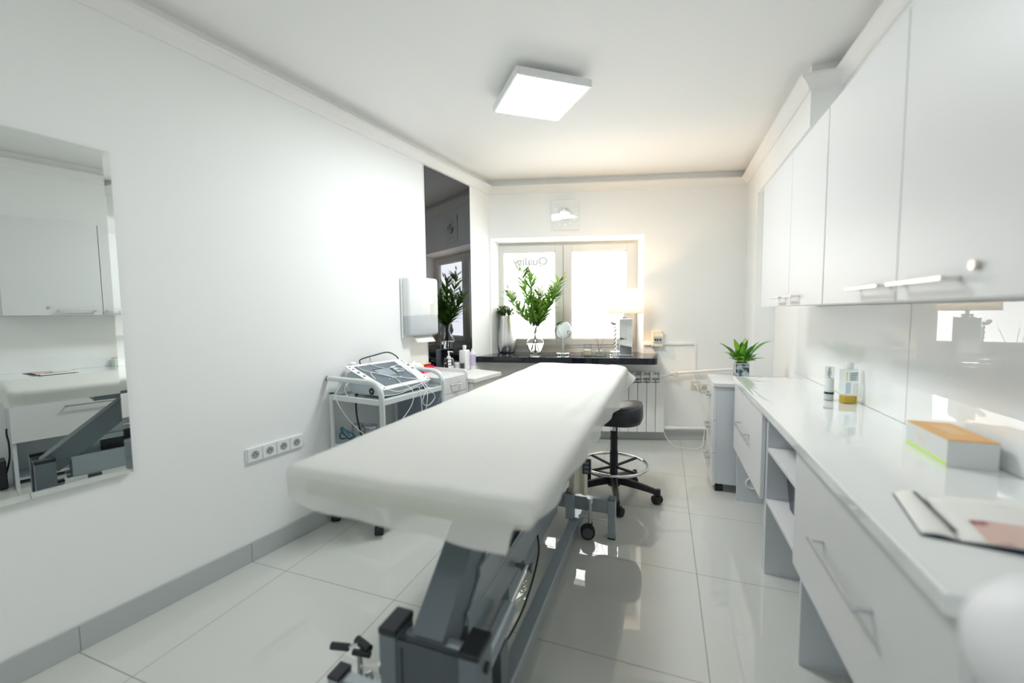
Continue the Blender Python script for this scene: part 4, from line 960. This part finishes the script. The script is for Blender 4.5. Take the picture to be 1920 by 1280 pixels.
# ------------------------------------------------------------------ drawer trolley and low cabinet by the smoked mirror
t = thing('drawer_box', 'white drawer unit with a curved handle behind the trolley', 'drawer unit', WL(0, 0), WA)
bm = BM(); box(bm, 0.015, 0.385, 1.015, 1.278, 0.02, 0.778); obj('carcass', bm, M_lac, t, bevel=0.002)
bm = BM(); extrude_poly(bm, [(x, 1.279, z) for x, z in ([(0.015, 0.0), (0.402, 0.0)] + [(0.402-0.03+0.03*math.cos(math.radians(a)), 0.772+0.03*math.sin(math.radians(a))) for a in range(0, 91, 15)] + [(0.015, 0.802)])], (0, 0.016, 0)); obj('side_panel', bm, M_lac, t, smooth=30)
bm = BM(); extrude_poly(bm, [(x, 1.0, z) for x, z in ((0.015, 0.0), (0.402, 0.0), (0.402, 0.778), (0.015, 0.778))], (0, 0.014, 0)); obj('side_panel', bm, M_lac, t)
for z0, z1 in ((0.664, 0.772), (0.552, 0.661), (0.44, 0.549), (0.328, 0.437), (0.216, 0.325), (0.104, 0.213)):
    d = obj('drawer_front', box(BM(), 0.386, 0.400, 1.016, 1.277, z0, z1, 0.002), M_lac, t)
    bm = BM(); zc = (z0+z1)/2+0.004; tube(bm, bez((0.400, 1.095, zc), (0.432, 1.10, zc-0.004), (0.432, 1.20, zc-0.004), (0.400, 1.205, zc), 12), 0.004, 8); obj('handle', bm, M_alu, d, smooth=60)
bm = BM(); cyl(bm, (0.402, 1.287, 0.735), (0.408, 1.287, 0.735), 0.005, n=12); obj('screw_cap', bm, M_alu, t)
t = thing('low_cabinet', 'low cream-white cabinet by the smoked mirror holding soap bottles', 'cabinet', WL(0, 0), WA)
bm = BM(); prism(bm, [(0.012, 1.305), (0.436, 1.305), (0.436, 1.670), (0.012, 1.765)], 0.0, 0.703); obj('carcass', bm, mat('cream lacquer', (0.80, 0.79, 0.76), 0.35), t, bevel=0.002)
bm = BM(); prism(bm, [(0.008, 1.300), (0.456, 1.300), (0.456, 1.676), (0.008, 1.780)], 0.7068, 0.735); obj('top_panel', bm, mat('cream lacquer', (0.80, 0.79, 0.76), 0.35), t, bevel=0.002)
ZL = 0.735
t = thing('pump_dispenser', 'white soap dispenser with a black geometric pattern and pump', 'dispenser', WL(0.115, 1.46, ZL), WA)
M_pat = bpy.data.materials.new('patterned ceramic'); M_pat.use_nodes = True
def patmat():
    nt = M_pat.node_tree; b = nt.nodes['Principled BSDF']; b.inputs['Roughness'].default_value = 0.25
    tc = nt.nodes.new('ShaderNodeTexCoord'); v = nt.nodes.new('ShaderNodeTexVoronoi'); v.feature = 'DISTANCE_TO_EDGE'; v.inputs['Scale'].default_value = 42; v.inputs['Randomness'].default_value = 0.15
    l = nt.nodes.new('ShaderNodeMath'); l.operation = 'LESS_THAN'; l.inputs[1].default_value = 0.10
    m = nt.nodes.new('ShaderNodeMix'); m.data_type = 'RGBA'; m.inputs['A'].default_value = (0.8, 0.8, 0.79, 1); m.inputs['B'].default_value = (0.02, 0.02, 0.025, 1)
    nt.links.new(tc.outputs['Object'], v.inputs['Vector']); nt.links.new(v.outputs['Distance'], l.inputs[0]); nt.links.new(l.outputs[0], m.inputs['Factor']); nt.links.new(m.outputs['Result'], b.inputs['Base Color'])
patmat()
bm = BM(); lathe(bm, [(0, 0), (0.034, 0), (0.036, 0.004), (0.036, 0.108), (0.033, 0.115), (0, 0.118)], n=32); obj('body', bm, M_pat, t, smooth=40)
bm = BM(); lathe(bm, [(0, 0.117), (0.015, 0.117), (0.015, 0.130), (0.006, 0.132), (0.006, 0.158), (0.009, 0.16), (0.009, 0.170), (0, 0.172)], n=18); tube(bm, [(0, 0, 0.165), (0.03, 0.004, 0.167), (0.036, 0.005, 0.160)], 0.004, 8); obj('pump', bm, M_white, t, smooth=40)
t = thing('lotion_bottle', 'tall square white bottle with a white cap by the smoked mirror', 'bottle', WL(0.12, 1.665, ZL), WA+0.15)
bm = BM(); box(bm, -0.032, 0.032, -0.042, 0.042, 0, 0.162, 0.010, 3); obj('body', bm, M_white, t, smooth=40)
bm = BM(); lathe(bm, [(0.013, 0.161), (0.013, 0.172), (0.016, 0.174), (0.016, 0.196), (0.013, 0.20), (0, 0.20)], n=20); obj('cap', bm, M_white, t, smooth=40)
t = thing('lotion_bottle', 'clear bottle with a violet label right of the white one', 'bottle', WL(0.16, 1.725, ZL), WA)
bm = BM(); lathe(bm, [(0, 0), (0.022, 0), (0.0235, 0.004), (0.0235, 0.135), (0.012, 0.15), (0, 0.15)], n=24); obj('body', bm, mat('milky bottle', (0.74, 0.74, 0.75), 0.2), t, smooth=40)
bm = BM(); lathe(bm, [(0.024, 0.03), (0.0243, 0.03), (0.0243, 0.12), (0.024, 0.12)], n=24); obj('label', bm, mat('violet label', (0.52, 0.44, 0.60), 0.4), t, smooth=40)
bm = BM(); lathe(bm, [(0.012, 0.15), (0.012, 0.168), (0, 0.17)], n=16); obj('cap', bm, M_white, t, smooth=40)
for i, (a, b, c, r, h, lab) in enumerate(((0.13, 1.535, (0.55, 0.57, 0.58), 0.022, 0.075, 'small grey jar next to the patterned dispenser'), (0.15, 1.590, (0.05, 0.05, 0.06), 0.016, 0.062, 'small black jar between grey jar and white bottle'))):
    t = thing('cream_jar', lab, 'jar', WL(a, b, ZL), WA)
    bm = BM(); lathe(bm, [(0, 0), (r, 0), (r, h*0.68), (r*0.9, h*0.7), (0, h*0.7)], n=20); obj('body', bm, mat('jar %d' % i, c, 0.25), t, smooth=40)
    bm = BM(); lathe(bm, [(r*0.8, h*0.7), (r*1.02, h*0.71), (r*1.02, h), (0, h)], n=20); obj('lid', bm, mat('jar %d' % i, c, 0.25), t, smooth=40)
# packet and tissue on the drawer unit
t = thing('card_packet', 'small red and yellow packet on the drawer unit', 'packet', WL(0.10, 1.215, 0.778), WA+0.1)
bm = BM(); extrude_poly(bm, [(-0.045, -0.09, 0), (0.045, -0.09, 0), (0.02, -0.09, 0.024), (-0.045, -0.09, 0.046)], (0, 0.18, 0)); obj('packet_body', bm, mat('packet red', (0.62, 0.02, 0.08), 0.4), t)
obj('flap', box(BM(), -0.046, -0.02, -0.0905, 0.0905, 0.0465, 0.052, 0.001), mat('packet yellow', (0.78, 0.68, 0.08), 0.4), t)
bm = BM(); R2 = random.Random(11); bmesh.ops.create_icosphere(bm, subdivisions=4, radius=1.0)
for v in bm.verts:
    q = v.co.copy(); k = 1+0.22*math.sin(q.x*7+q.y*5)*math.sin(q.z*6+q.y*9)+0.1*math.sin(q.x*17+q.z*13); v.co = Vector((q.x*0.055*k, q.y*0.085*k, max(0, (q.z*0.6+0.55)*0.06*k)))
o = obj('cotton_bag', bm, mat('thin clear film bag', (0.86, 0.86, 0.86), 0.3), loc=WL(0.085, 1.075, 0.7785), rotz=WA, smooth=70)
tag(o, 'crumpled white bag of cotton pads behind the device', 'bag')

# ------------------------------------------------------------------ on the granite shelf
t = thing('silver_vase', 'tall silver metallic vase at the left end of the granite shelf', 'vase', (-0.395, 2.405, SZ))
bm = BM(); lathe(bm, [(0, 0.0), (0.060, 0.0), (0.070, 0.012), (0.086, 0.06), (0.090, 0.10), (0.086, 0.16), (0.073, 0.27), (0.063, 0.36), (0.059, 0.36), (0.069, 0.27), (0.080, 0.16), (0.082, 0.10), (0.06, 0.01), (0, 0.01)], n=48)
obj('body', bm, mat('satin silver', (0.86, 0.86, 0.86), 0.32, 1.0), t, smooth=60)
bm = BM(); bs = BM(); R3 = random.Random(5)
for i in range(26):
    a = R3.uniform(0, 2*PI); rr = R3.uniform(0.02, 0.115); z = 0.37+R3.uniform(0.0, 0.085)*(1-rr*3.5)-0.03*(rr > 0.09)
    base = Vector((-0.395+0.03*math.cos(a), 2.405+0.03*math.sin(a), SZ+0.345)); tip = Vector((-0.395+rr*math.cos(a), 2.405+rr*0.62*math.sin(a)-0.012, SZ+z+0.02))
    tube(bs, bez(base, base+Vector((0, 0, 0.03)), tip-Vector((0, 0, -0.02)), tip, 5), 0.0016, 5)
    for k in range(15):
        f = R3.uniform(0.35, 1.05); p = base+(tip-base)*f; d = Vector((R3.uniform(-1, 1), R3.uniform(-1, 1), R3.uniform(-0.4, 0.9)))
        leaf(bm, p, d, R3.uniform(0.025, 0.042), R3.uniform(0.008, 0.012), 6, n=3)
t = thing('greenery_bunch', 'bunch of small-leaved green sprigs standing in the silver vase', 'plant', (0, 0, 0))
obj('foliage', bm, noise_col(mat('small leaves', (0.10, 0.18, 0.06), 0.45), (0.05, 0.11, 0.03), (0.20, 0.28, 0.10), 30), t, smooth=60); obj('stem', bs, M_greend, t)
GX, GY = -0.025, 2.135
t = thing('glass_vase', 'clear hourglass-shaped vase with water and lilies on the granite shelf', 'vase', (GX, GY, SZ))
prof = [(0.044, 0.0), (0.047, 0.004), (0.042, 0.018), (0.05, 0.035), (0.068, 0.07), (0.0805, 0.112), (0.076, 0.128), (0.055, 0.165), (0.032, 0.20), (0.0245, 0.225), (0.029, 0.255), (0.042, 0.29), (0.054, 0.312)]
inner = [(max(0.0, r-0.0028), z) for r, z in prof[::-1] if z > 0.019]
bm = BM(); lathe(bm, [(0, 0.0)]+prof+inner+[(0.036, 0.022), (0, 0.022)], n=48); obj('body', bm, M_glass, t, smooth=60)
bm = BM(); lathe(bm, [(0, 0.0225), (0.036, 0.0225), (0.0463, 0.036), (0.0643, 0.07), (0.0768, 0.110), (0, 0.110)], n=40); obj('water', bm, M_water, t, smooth=50)
M_lleaf = mat('lily leaf', (0.14, 0.38, 0.04), 0.4)
_lr = island_ramp(M_lleaf, (0.05, 0.17, 0.015), (0.20, 0.42, 0.05), (0.52, 0.68, 0.20))
def translucent_leaf(m, c):
    nt = m.node_tree; b = nt.nodes['Principled BSDF']; t_ = nt.nodes.new('ShaderNodeBsdfTranslucent'); t_.inputs[0].default_value = (*c, 1)
    a = nt.nodes.new('ShaderNodeMixShader'); a.inputs[0].default_value = 0.4; nt.links.new(b.outputs[0], a.inputs[1]); nt.links.new(t_.outputs[0], a.inputs[2]); nt.links.new(a.outputs[0], nt.nodes['Material Output'].inputs[0])
translucent_leaf(M_lleaf, (0.45, 0.68, 0.14)); M_lleaf.node_tree.links.new(_lr.outputs['Color'], [n for n in M_lleaf.node_tree.nodes if n.type == 'BSDF_TRANSLUCENT'][0].inputs[0]); translucent_leaf(M_bud, (0.6, 0.68, 0.2)); translucent_leaf(M_petal, (0.9, 0.9, 0.82))
STEMS = [  # tip offset, flowers, label
    ((-0.13, 0.02, 0.77), 'bud', 'tallest lily stem, topped by green buds, leaning slightly left'),
    ((-0.035, -0.03, 0.72), 'bud', 'upright lily stem with buds in the middle of the bouquet'),
    ((-0.235, -0.02, 0.55), 'flower', 'lily stem leaning far left with a white flower'),
    ((0.055, -0.04, 0.55), 'flower', 'short lily stem with an open white flower at the centre'),
    ((0.225, 0.01, 0.66), 'bud', 'lily stem leaning far right with slim buds'),
    ((0.15, 0.06, 0.60), 'flower', 'lily stem leaning right with a white flower among leaves')]
def flower(bm, p, d, L=0.09):
    d = Vector(d).normalized()
    a = d.cross(Vector((0, 0, 1))); a = a.normalized() if a.length > 0.01 else Vector((1, 0, 0)); b = d.cross(a)
    for k in range(6):
        q = 2*PI*k/6; leaf(bm, p, d*0.75+(a*math.cos(q)+b*math.sin(q))*0.65, L, 0.019, 6, n=5)
R4 = random.Random(21)
for i, (tip, kind, lab) in enumerate(STEMS):
    t = thing('lily_stem', lab, 'flower', (GX, GY, SZ), group='lily stems in the glass vase')
    fx = tip[0]; base = Vector((-fx*0.16, 0.02*math.cos(i*2), 0.03)); neck = Vector((fx*0.04, 0.012*math.sin(i*2.3), 0.225)); T = Vector(tip)
    pts = bez(base, base+(neck-base)*0.5, neck-(neck-base)*0.3, neck, 6)[:-1]+bez(neck, neck+Vector((fx*0.25, tip[1]*0.2, 0.15)), T-Vector((fx*0.2, 0, 0.15)), T, 14)
    bm = BM(); tube(bm, pts, 0.0032, 7); s = obj('stem', bm, M_greenl, t, smooth=60)
    bm = BM(); up_pts = pts[7:]
    for k in range(82):
        f = R4.random(); j = min(len(up_pts)-2, int(f*(len(up_pts)-1))); p = up_pts[j]+(up_pts[j+1]-up_pts[j])*R4.random(); ax = (up_pts[j+1]-up_pts[j]).normalized()
        a = R4.uniform(0, 2*PI); d = Vector((math.cos(a), math.sin(a)*0.7, 0))*R4.uniform(0.7, 1.15)+ax*R4.uniform(0.3, 1.0)
        leaf(bm, p, d, R4.uniform(0.11, 0.21)*(1.05-0.4*f), R4.uniform(0.0095, 0.0145), R4.uniform(-3, 7), n=8)
    obj('foliage', bm, M_lleaf, t, smooth=60)
    bm = BM()
    for k in range(3):
        a = R4.uniform(0, 2*PI); d = Vector((math.cos(a)*0.55+fx, math.sin(a)*0.4, 0.8)).normalized(); p0 = up_pts[-1-k]; p1 = p0+d*R4.uniform(0.03, 0.06)
        tube(bm, [p0, p1], 0.0016, 5); L = R4.uniform(0.035, 0.055); tube(bm, [p1, p1+d*L*0.25, p1+d*L*0.6, p1+d*L], 0.006, 7, rr=[0.002, 0.0068, 0.0062, 0.0015])
    obj('bud', bm, M_bud, t, smooth=60)
    if kind == 'flower':
        bm = BM(); flower(bm, up_pts[-1], (fx*1.5+0.1, -0.7, 0.5)); flower(bm, up_pts[-3]+Vector((0.02, -0.01, 0.02)), (-0.3+fx, -0.6, 0.8), 0.08); obj('blossom', bm, M_petal, t, smooth=60)

t = thing('vanity_mirror', 'round vanity mirror on a slim chrome stand on the granite shelf', 'mirror', (0.178, 2.335, SZ), -0.16)
bm = BM(); lathe(bm, [(0, 0), (0.060, 0), (0.063, 0.003), (0.063, 0.014), (0.058, 0.018), (0, 0.020)], n=36); obj('base', bm, M_chrome, t, smooth=40)
bm = BM(); cyl(bm, (0, 0, 0.018), (0, 0, 0.150), 0.006, n=14); tube(bm, [(0.083*math.cos(math.radians(a)), 0.0, 0.228+0.083*math.sin(math.radians(a))) for a in range(180, 361, 9)], 0.0028, 8); obj('stand', bm, M_chrome, t, smooth=50)
bm = BM(); cyl(bm, (0, -0.005, 0.228), (0, 0.006, 0.228), 0.079, n=48); mm = obj('rim', bm, M_chrome, t, smooth=40)
bm = BM(); cyl(bm, (0, -0.0065, 0.228), (0, -0.0052, 0.228), 0.0735, n=48); bmesh.ops.rotate(bm, verts=bm.verts[:], cent=(0, 0, 0.228), matrix=Matrix.Rotation(0.0, 3, 'X')); obj('glass', bm, M_mirror, t, smooth=40)

t = thing('clear_tray', 'clear acrylic tray holding a candle and a reed diffuser', 'tray', (0.463, 2.285, SZ), 0.24)
bm = BM(); tx, ty = 0.106, 0.052
for a in ((-tx, -tx+0.004, -ty, ty), (tx-0.004, tx, -ty, ty), (-tx+0.004, tx-0.004, -ty, -ty+0.004), (-tx+0.004, tx-0.004, ty-0.004, ty)): box(bm, a[0], a[1], a[2], a[3], 0.0, 0.045)
box(bm, -tx+0.004, tx-0.004, -ty+0.004, ty-0.004, 0, 0.004); obj('tray_body', bm, M_acryl, t)
t = thing('glass_candle', 'cream candle in a clear glass, left in the acrylic tray', 'candle', (0.415, 2.272, SZ+0.0042))
bm = BM(); lathe(bm, [(0, 0), (0.034, 0), (0.036, 0.003), (0.036, 0.105), (0.0345, 0.105), (0.0345, 0.007), (0, 0.007)], n=32); obj('glass', bm, M_acryl, t, smooth=40)
bm = BM(); lathe(bm, [(0, 0.008), (0.0335, 0.008), (0.0335, 0.05), (0, 0.05)], n=28); obj('wax', bm, mat('cream wax', (0.82, 0.75, 0.56), 0.5), t, smooth=40)
bm = BM(); cyl(bm, (0, 0, 0.05), (0, 0, 0.06), 0.0012, n=6); obj('wick', bm, M_dark, t)
t = thing('reed_diffuser', 'small glass reed diffuser with three dark sticks in the acrylic tray', 'diffuser', (0.512, 2.298, SZ+0.0042), 0.24)
bm = BM(); box(bm, -0.034, 0.034, -0.028, 0.028, 0, 0.044, 0.004); lathe(bm, [(0.012, 0.044), (0.012, 0.058), (0.015, 0.058), (0.015, 0.063), (0.010, 0.063), (0.009, 0.044)], n=20); obj('bottle', bm, M_acryl, t, smooth=40)
obj('liquid', box(BM(), -0.031, 0.031, -0.025, 0.025, 0.003, 0.022), thin('pale scent oil', (0.92, 0.91, 0.80)), t)
for dx, dy in ((-0.055, 0.0), (-0.02, 0.012), (0.075, 0.004)):
    bm = BM(); cyl(bm, (-dx*0.1, -dy*0.1, 0.024), (dx, dy, 0.245), 0.0014, n=6); obj('reed', bm, mat('dark reed', (0.12, 0.09, 0.10), 0.6), t)
t = thing('twisted_ornament', 'silver twisted stem ornament with a leaning bud, left of the table lamp', 'ornament', (0.638, 2.352, SZ))
bm = BM(); lathe(bm, [(0, 0), (0.045, 0), (0.045, 0.006), (0.038, 0.012), (0.036, 0.035), (0.028, 0.042), (0, 0.044)], n=30); obj('base', bm, M_chrome, t, smooth=40)
bm = BM()
for ph in (0, PI): tube(bm, [(0.008+0.007*math.cos(ph+z*90), 0.007*math.sin(ph+z*90), 0.04+z) for z in [k*0.006 for k in range(38)]], 0.0062, 8)
obj('stem', bm, M_chrome, t, smooth=60)
bm = BM(); bmesh.ops.create_uvsphere(bm, u_segments=20, v_segments=12, radius=1.0)
for v in bm.verts: v.co = Vector((v.co.x*0.030, v.co.y*0.020, v.co.z*0.017))
bmesh.ops.rotate(bm, verts=bm.verts[:], matrix=Matrix.Rotation(0.5, 3, 'Y')); bmesh.ops.translate(bm, verts=bm.verts[:], vec=(-0.012, 0, 0.288)); obj('bud', bm, M_chrome, t, smooth=60)

t = thing('table_lamp', 'mirrored table lamp with a rectangular white shade at the right of the window', 'lamp', (0.724, 2.362, SZ), 0.235)
obj('foot', box(BM(), -0.060, 0.060, -0.068, 0.068, 0, 0.014, 0.002), M_chrome, t)
M_mlamp = mat('mirror panel', (0.94, 0.93, 0.91), 0.02, 1.0)
obj('base', box(BM(), -0.054, 0.054, -0.060, 0.060, 0.014, 0.325, 0.004, 2), M_mlamp, t)
for s in (-1, 1):
    bm = BM()
    for k in range(9): 
        r_ = bmesh.ops.create_icosphere(bm, subdivisions=1, radius=0.007); bmesh.ops.translate(bm, verts=r_['verts'], vec=(0, s*0.062, 0.05+k*0.030))
    obj('crystal_row', bm, M_acryl, t)
bm = BM(); cyl(bm, (0, 0, 0.325), (0, 0, 0.44), 0.011, n=16); box(bm, -0.025, 0.025, -0.025, 0.025, 0.325, 0.345, 0.002); obj('neck', bm, M_chrome, t, smooth=40)
bm = BM(); a = rrect(-0.145, 0.145, -0.075, 0.075, 0.012, 4); rg = [[bm.verts.new((x, y, z)) for x, y in a] for z in (0.368, 0.582)]
for i in range(len(a)): j = (i+1) % len(a); bm.faces.new((rg[0][i], rg[0][j], rg[1][j], rg[1][i]))
sh = obj('lamp_shade', bm, M_shade, t, smooth=40); sh.modifiers.new('s', 'SOLIDIFY').thickness = 0.002
bm = BM(); bmesh.ops.create_uvsphere(bm, u_segments=20, v_segments=12, radius=0.03); bmesh.ops.translate(bm, verts=bm.verts[:], vec=(0, 0, 0.47)); obj('bulb', bm, M_bulb, t, smooth=60)

# white cables by the radiator
bm = BM(); tube(bm, spline([WB(1.888, 0.05, 0.512), WB(1.90, 0.075, 0.45), WB(1.93, 0.085, 0.30), WB(1.945, 0.09, 0.15), WB(1.93, 0.12, 0.05), WB(1.86, 0.25, 0.006), WB(1.72, 0.27, 0.005), WB(1.64, 0.20, 0.008), WB(1.60, 0.12, 0.06), WB(1.585, 0.112, 0.105)]), 0.003, 8)
tag(obj('power_cable', bm, M_white, smooth=60), 'white power cable looping over the floor right of the radiator', 'cable')

# ------------------------------------------------------------------ put every Empty at the base of its thing
bpy.context.view_layer.update()
def descend(o):
    for c in o.children:
        yield c
        yield from descend(c)
for o in [o for o in C.objects if o.type == 'EMPTY' and o.parent is None]:
    pts = [o.matrix_world.inverted() @ (m.matrix_world @ v.co) for m in descend(o) if m.type == 'MESH' for v in m.data.vertices]
    if not pts: continue
    off = Vector(((min(p.x for p in pts)+max(p.x for p in pts))/2, (min(p.y for p in pts)+max(p.y for p in pts))/2, min(p.z for p in pts)))
    if o.name.startswith('ceiling_lamp') or off.length < 0.25: continue
    for c in o.children: c.location = c.location - off
    o.location = o.matrix_world @ off
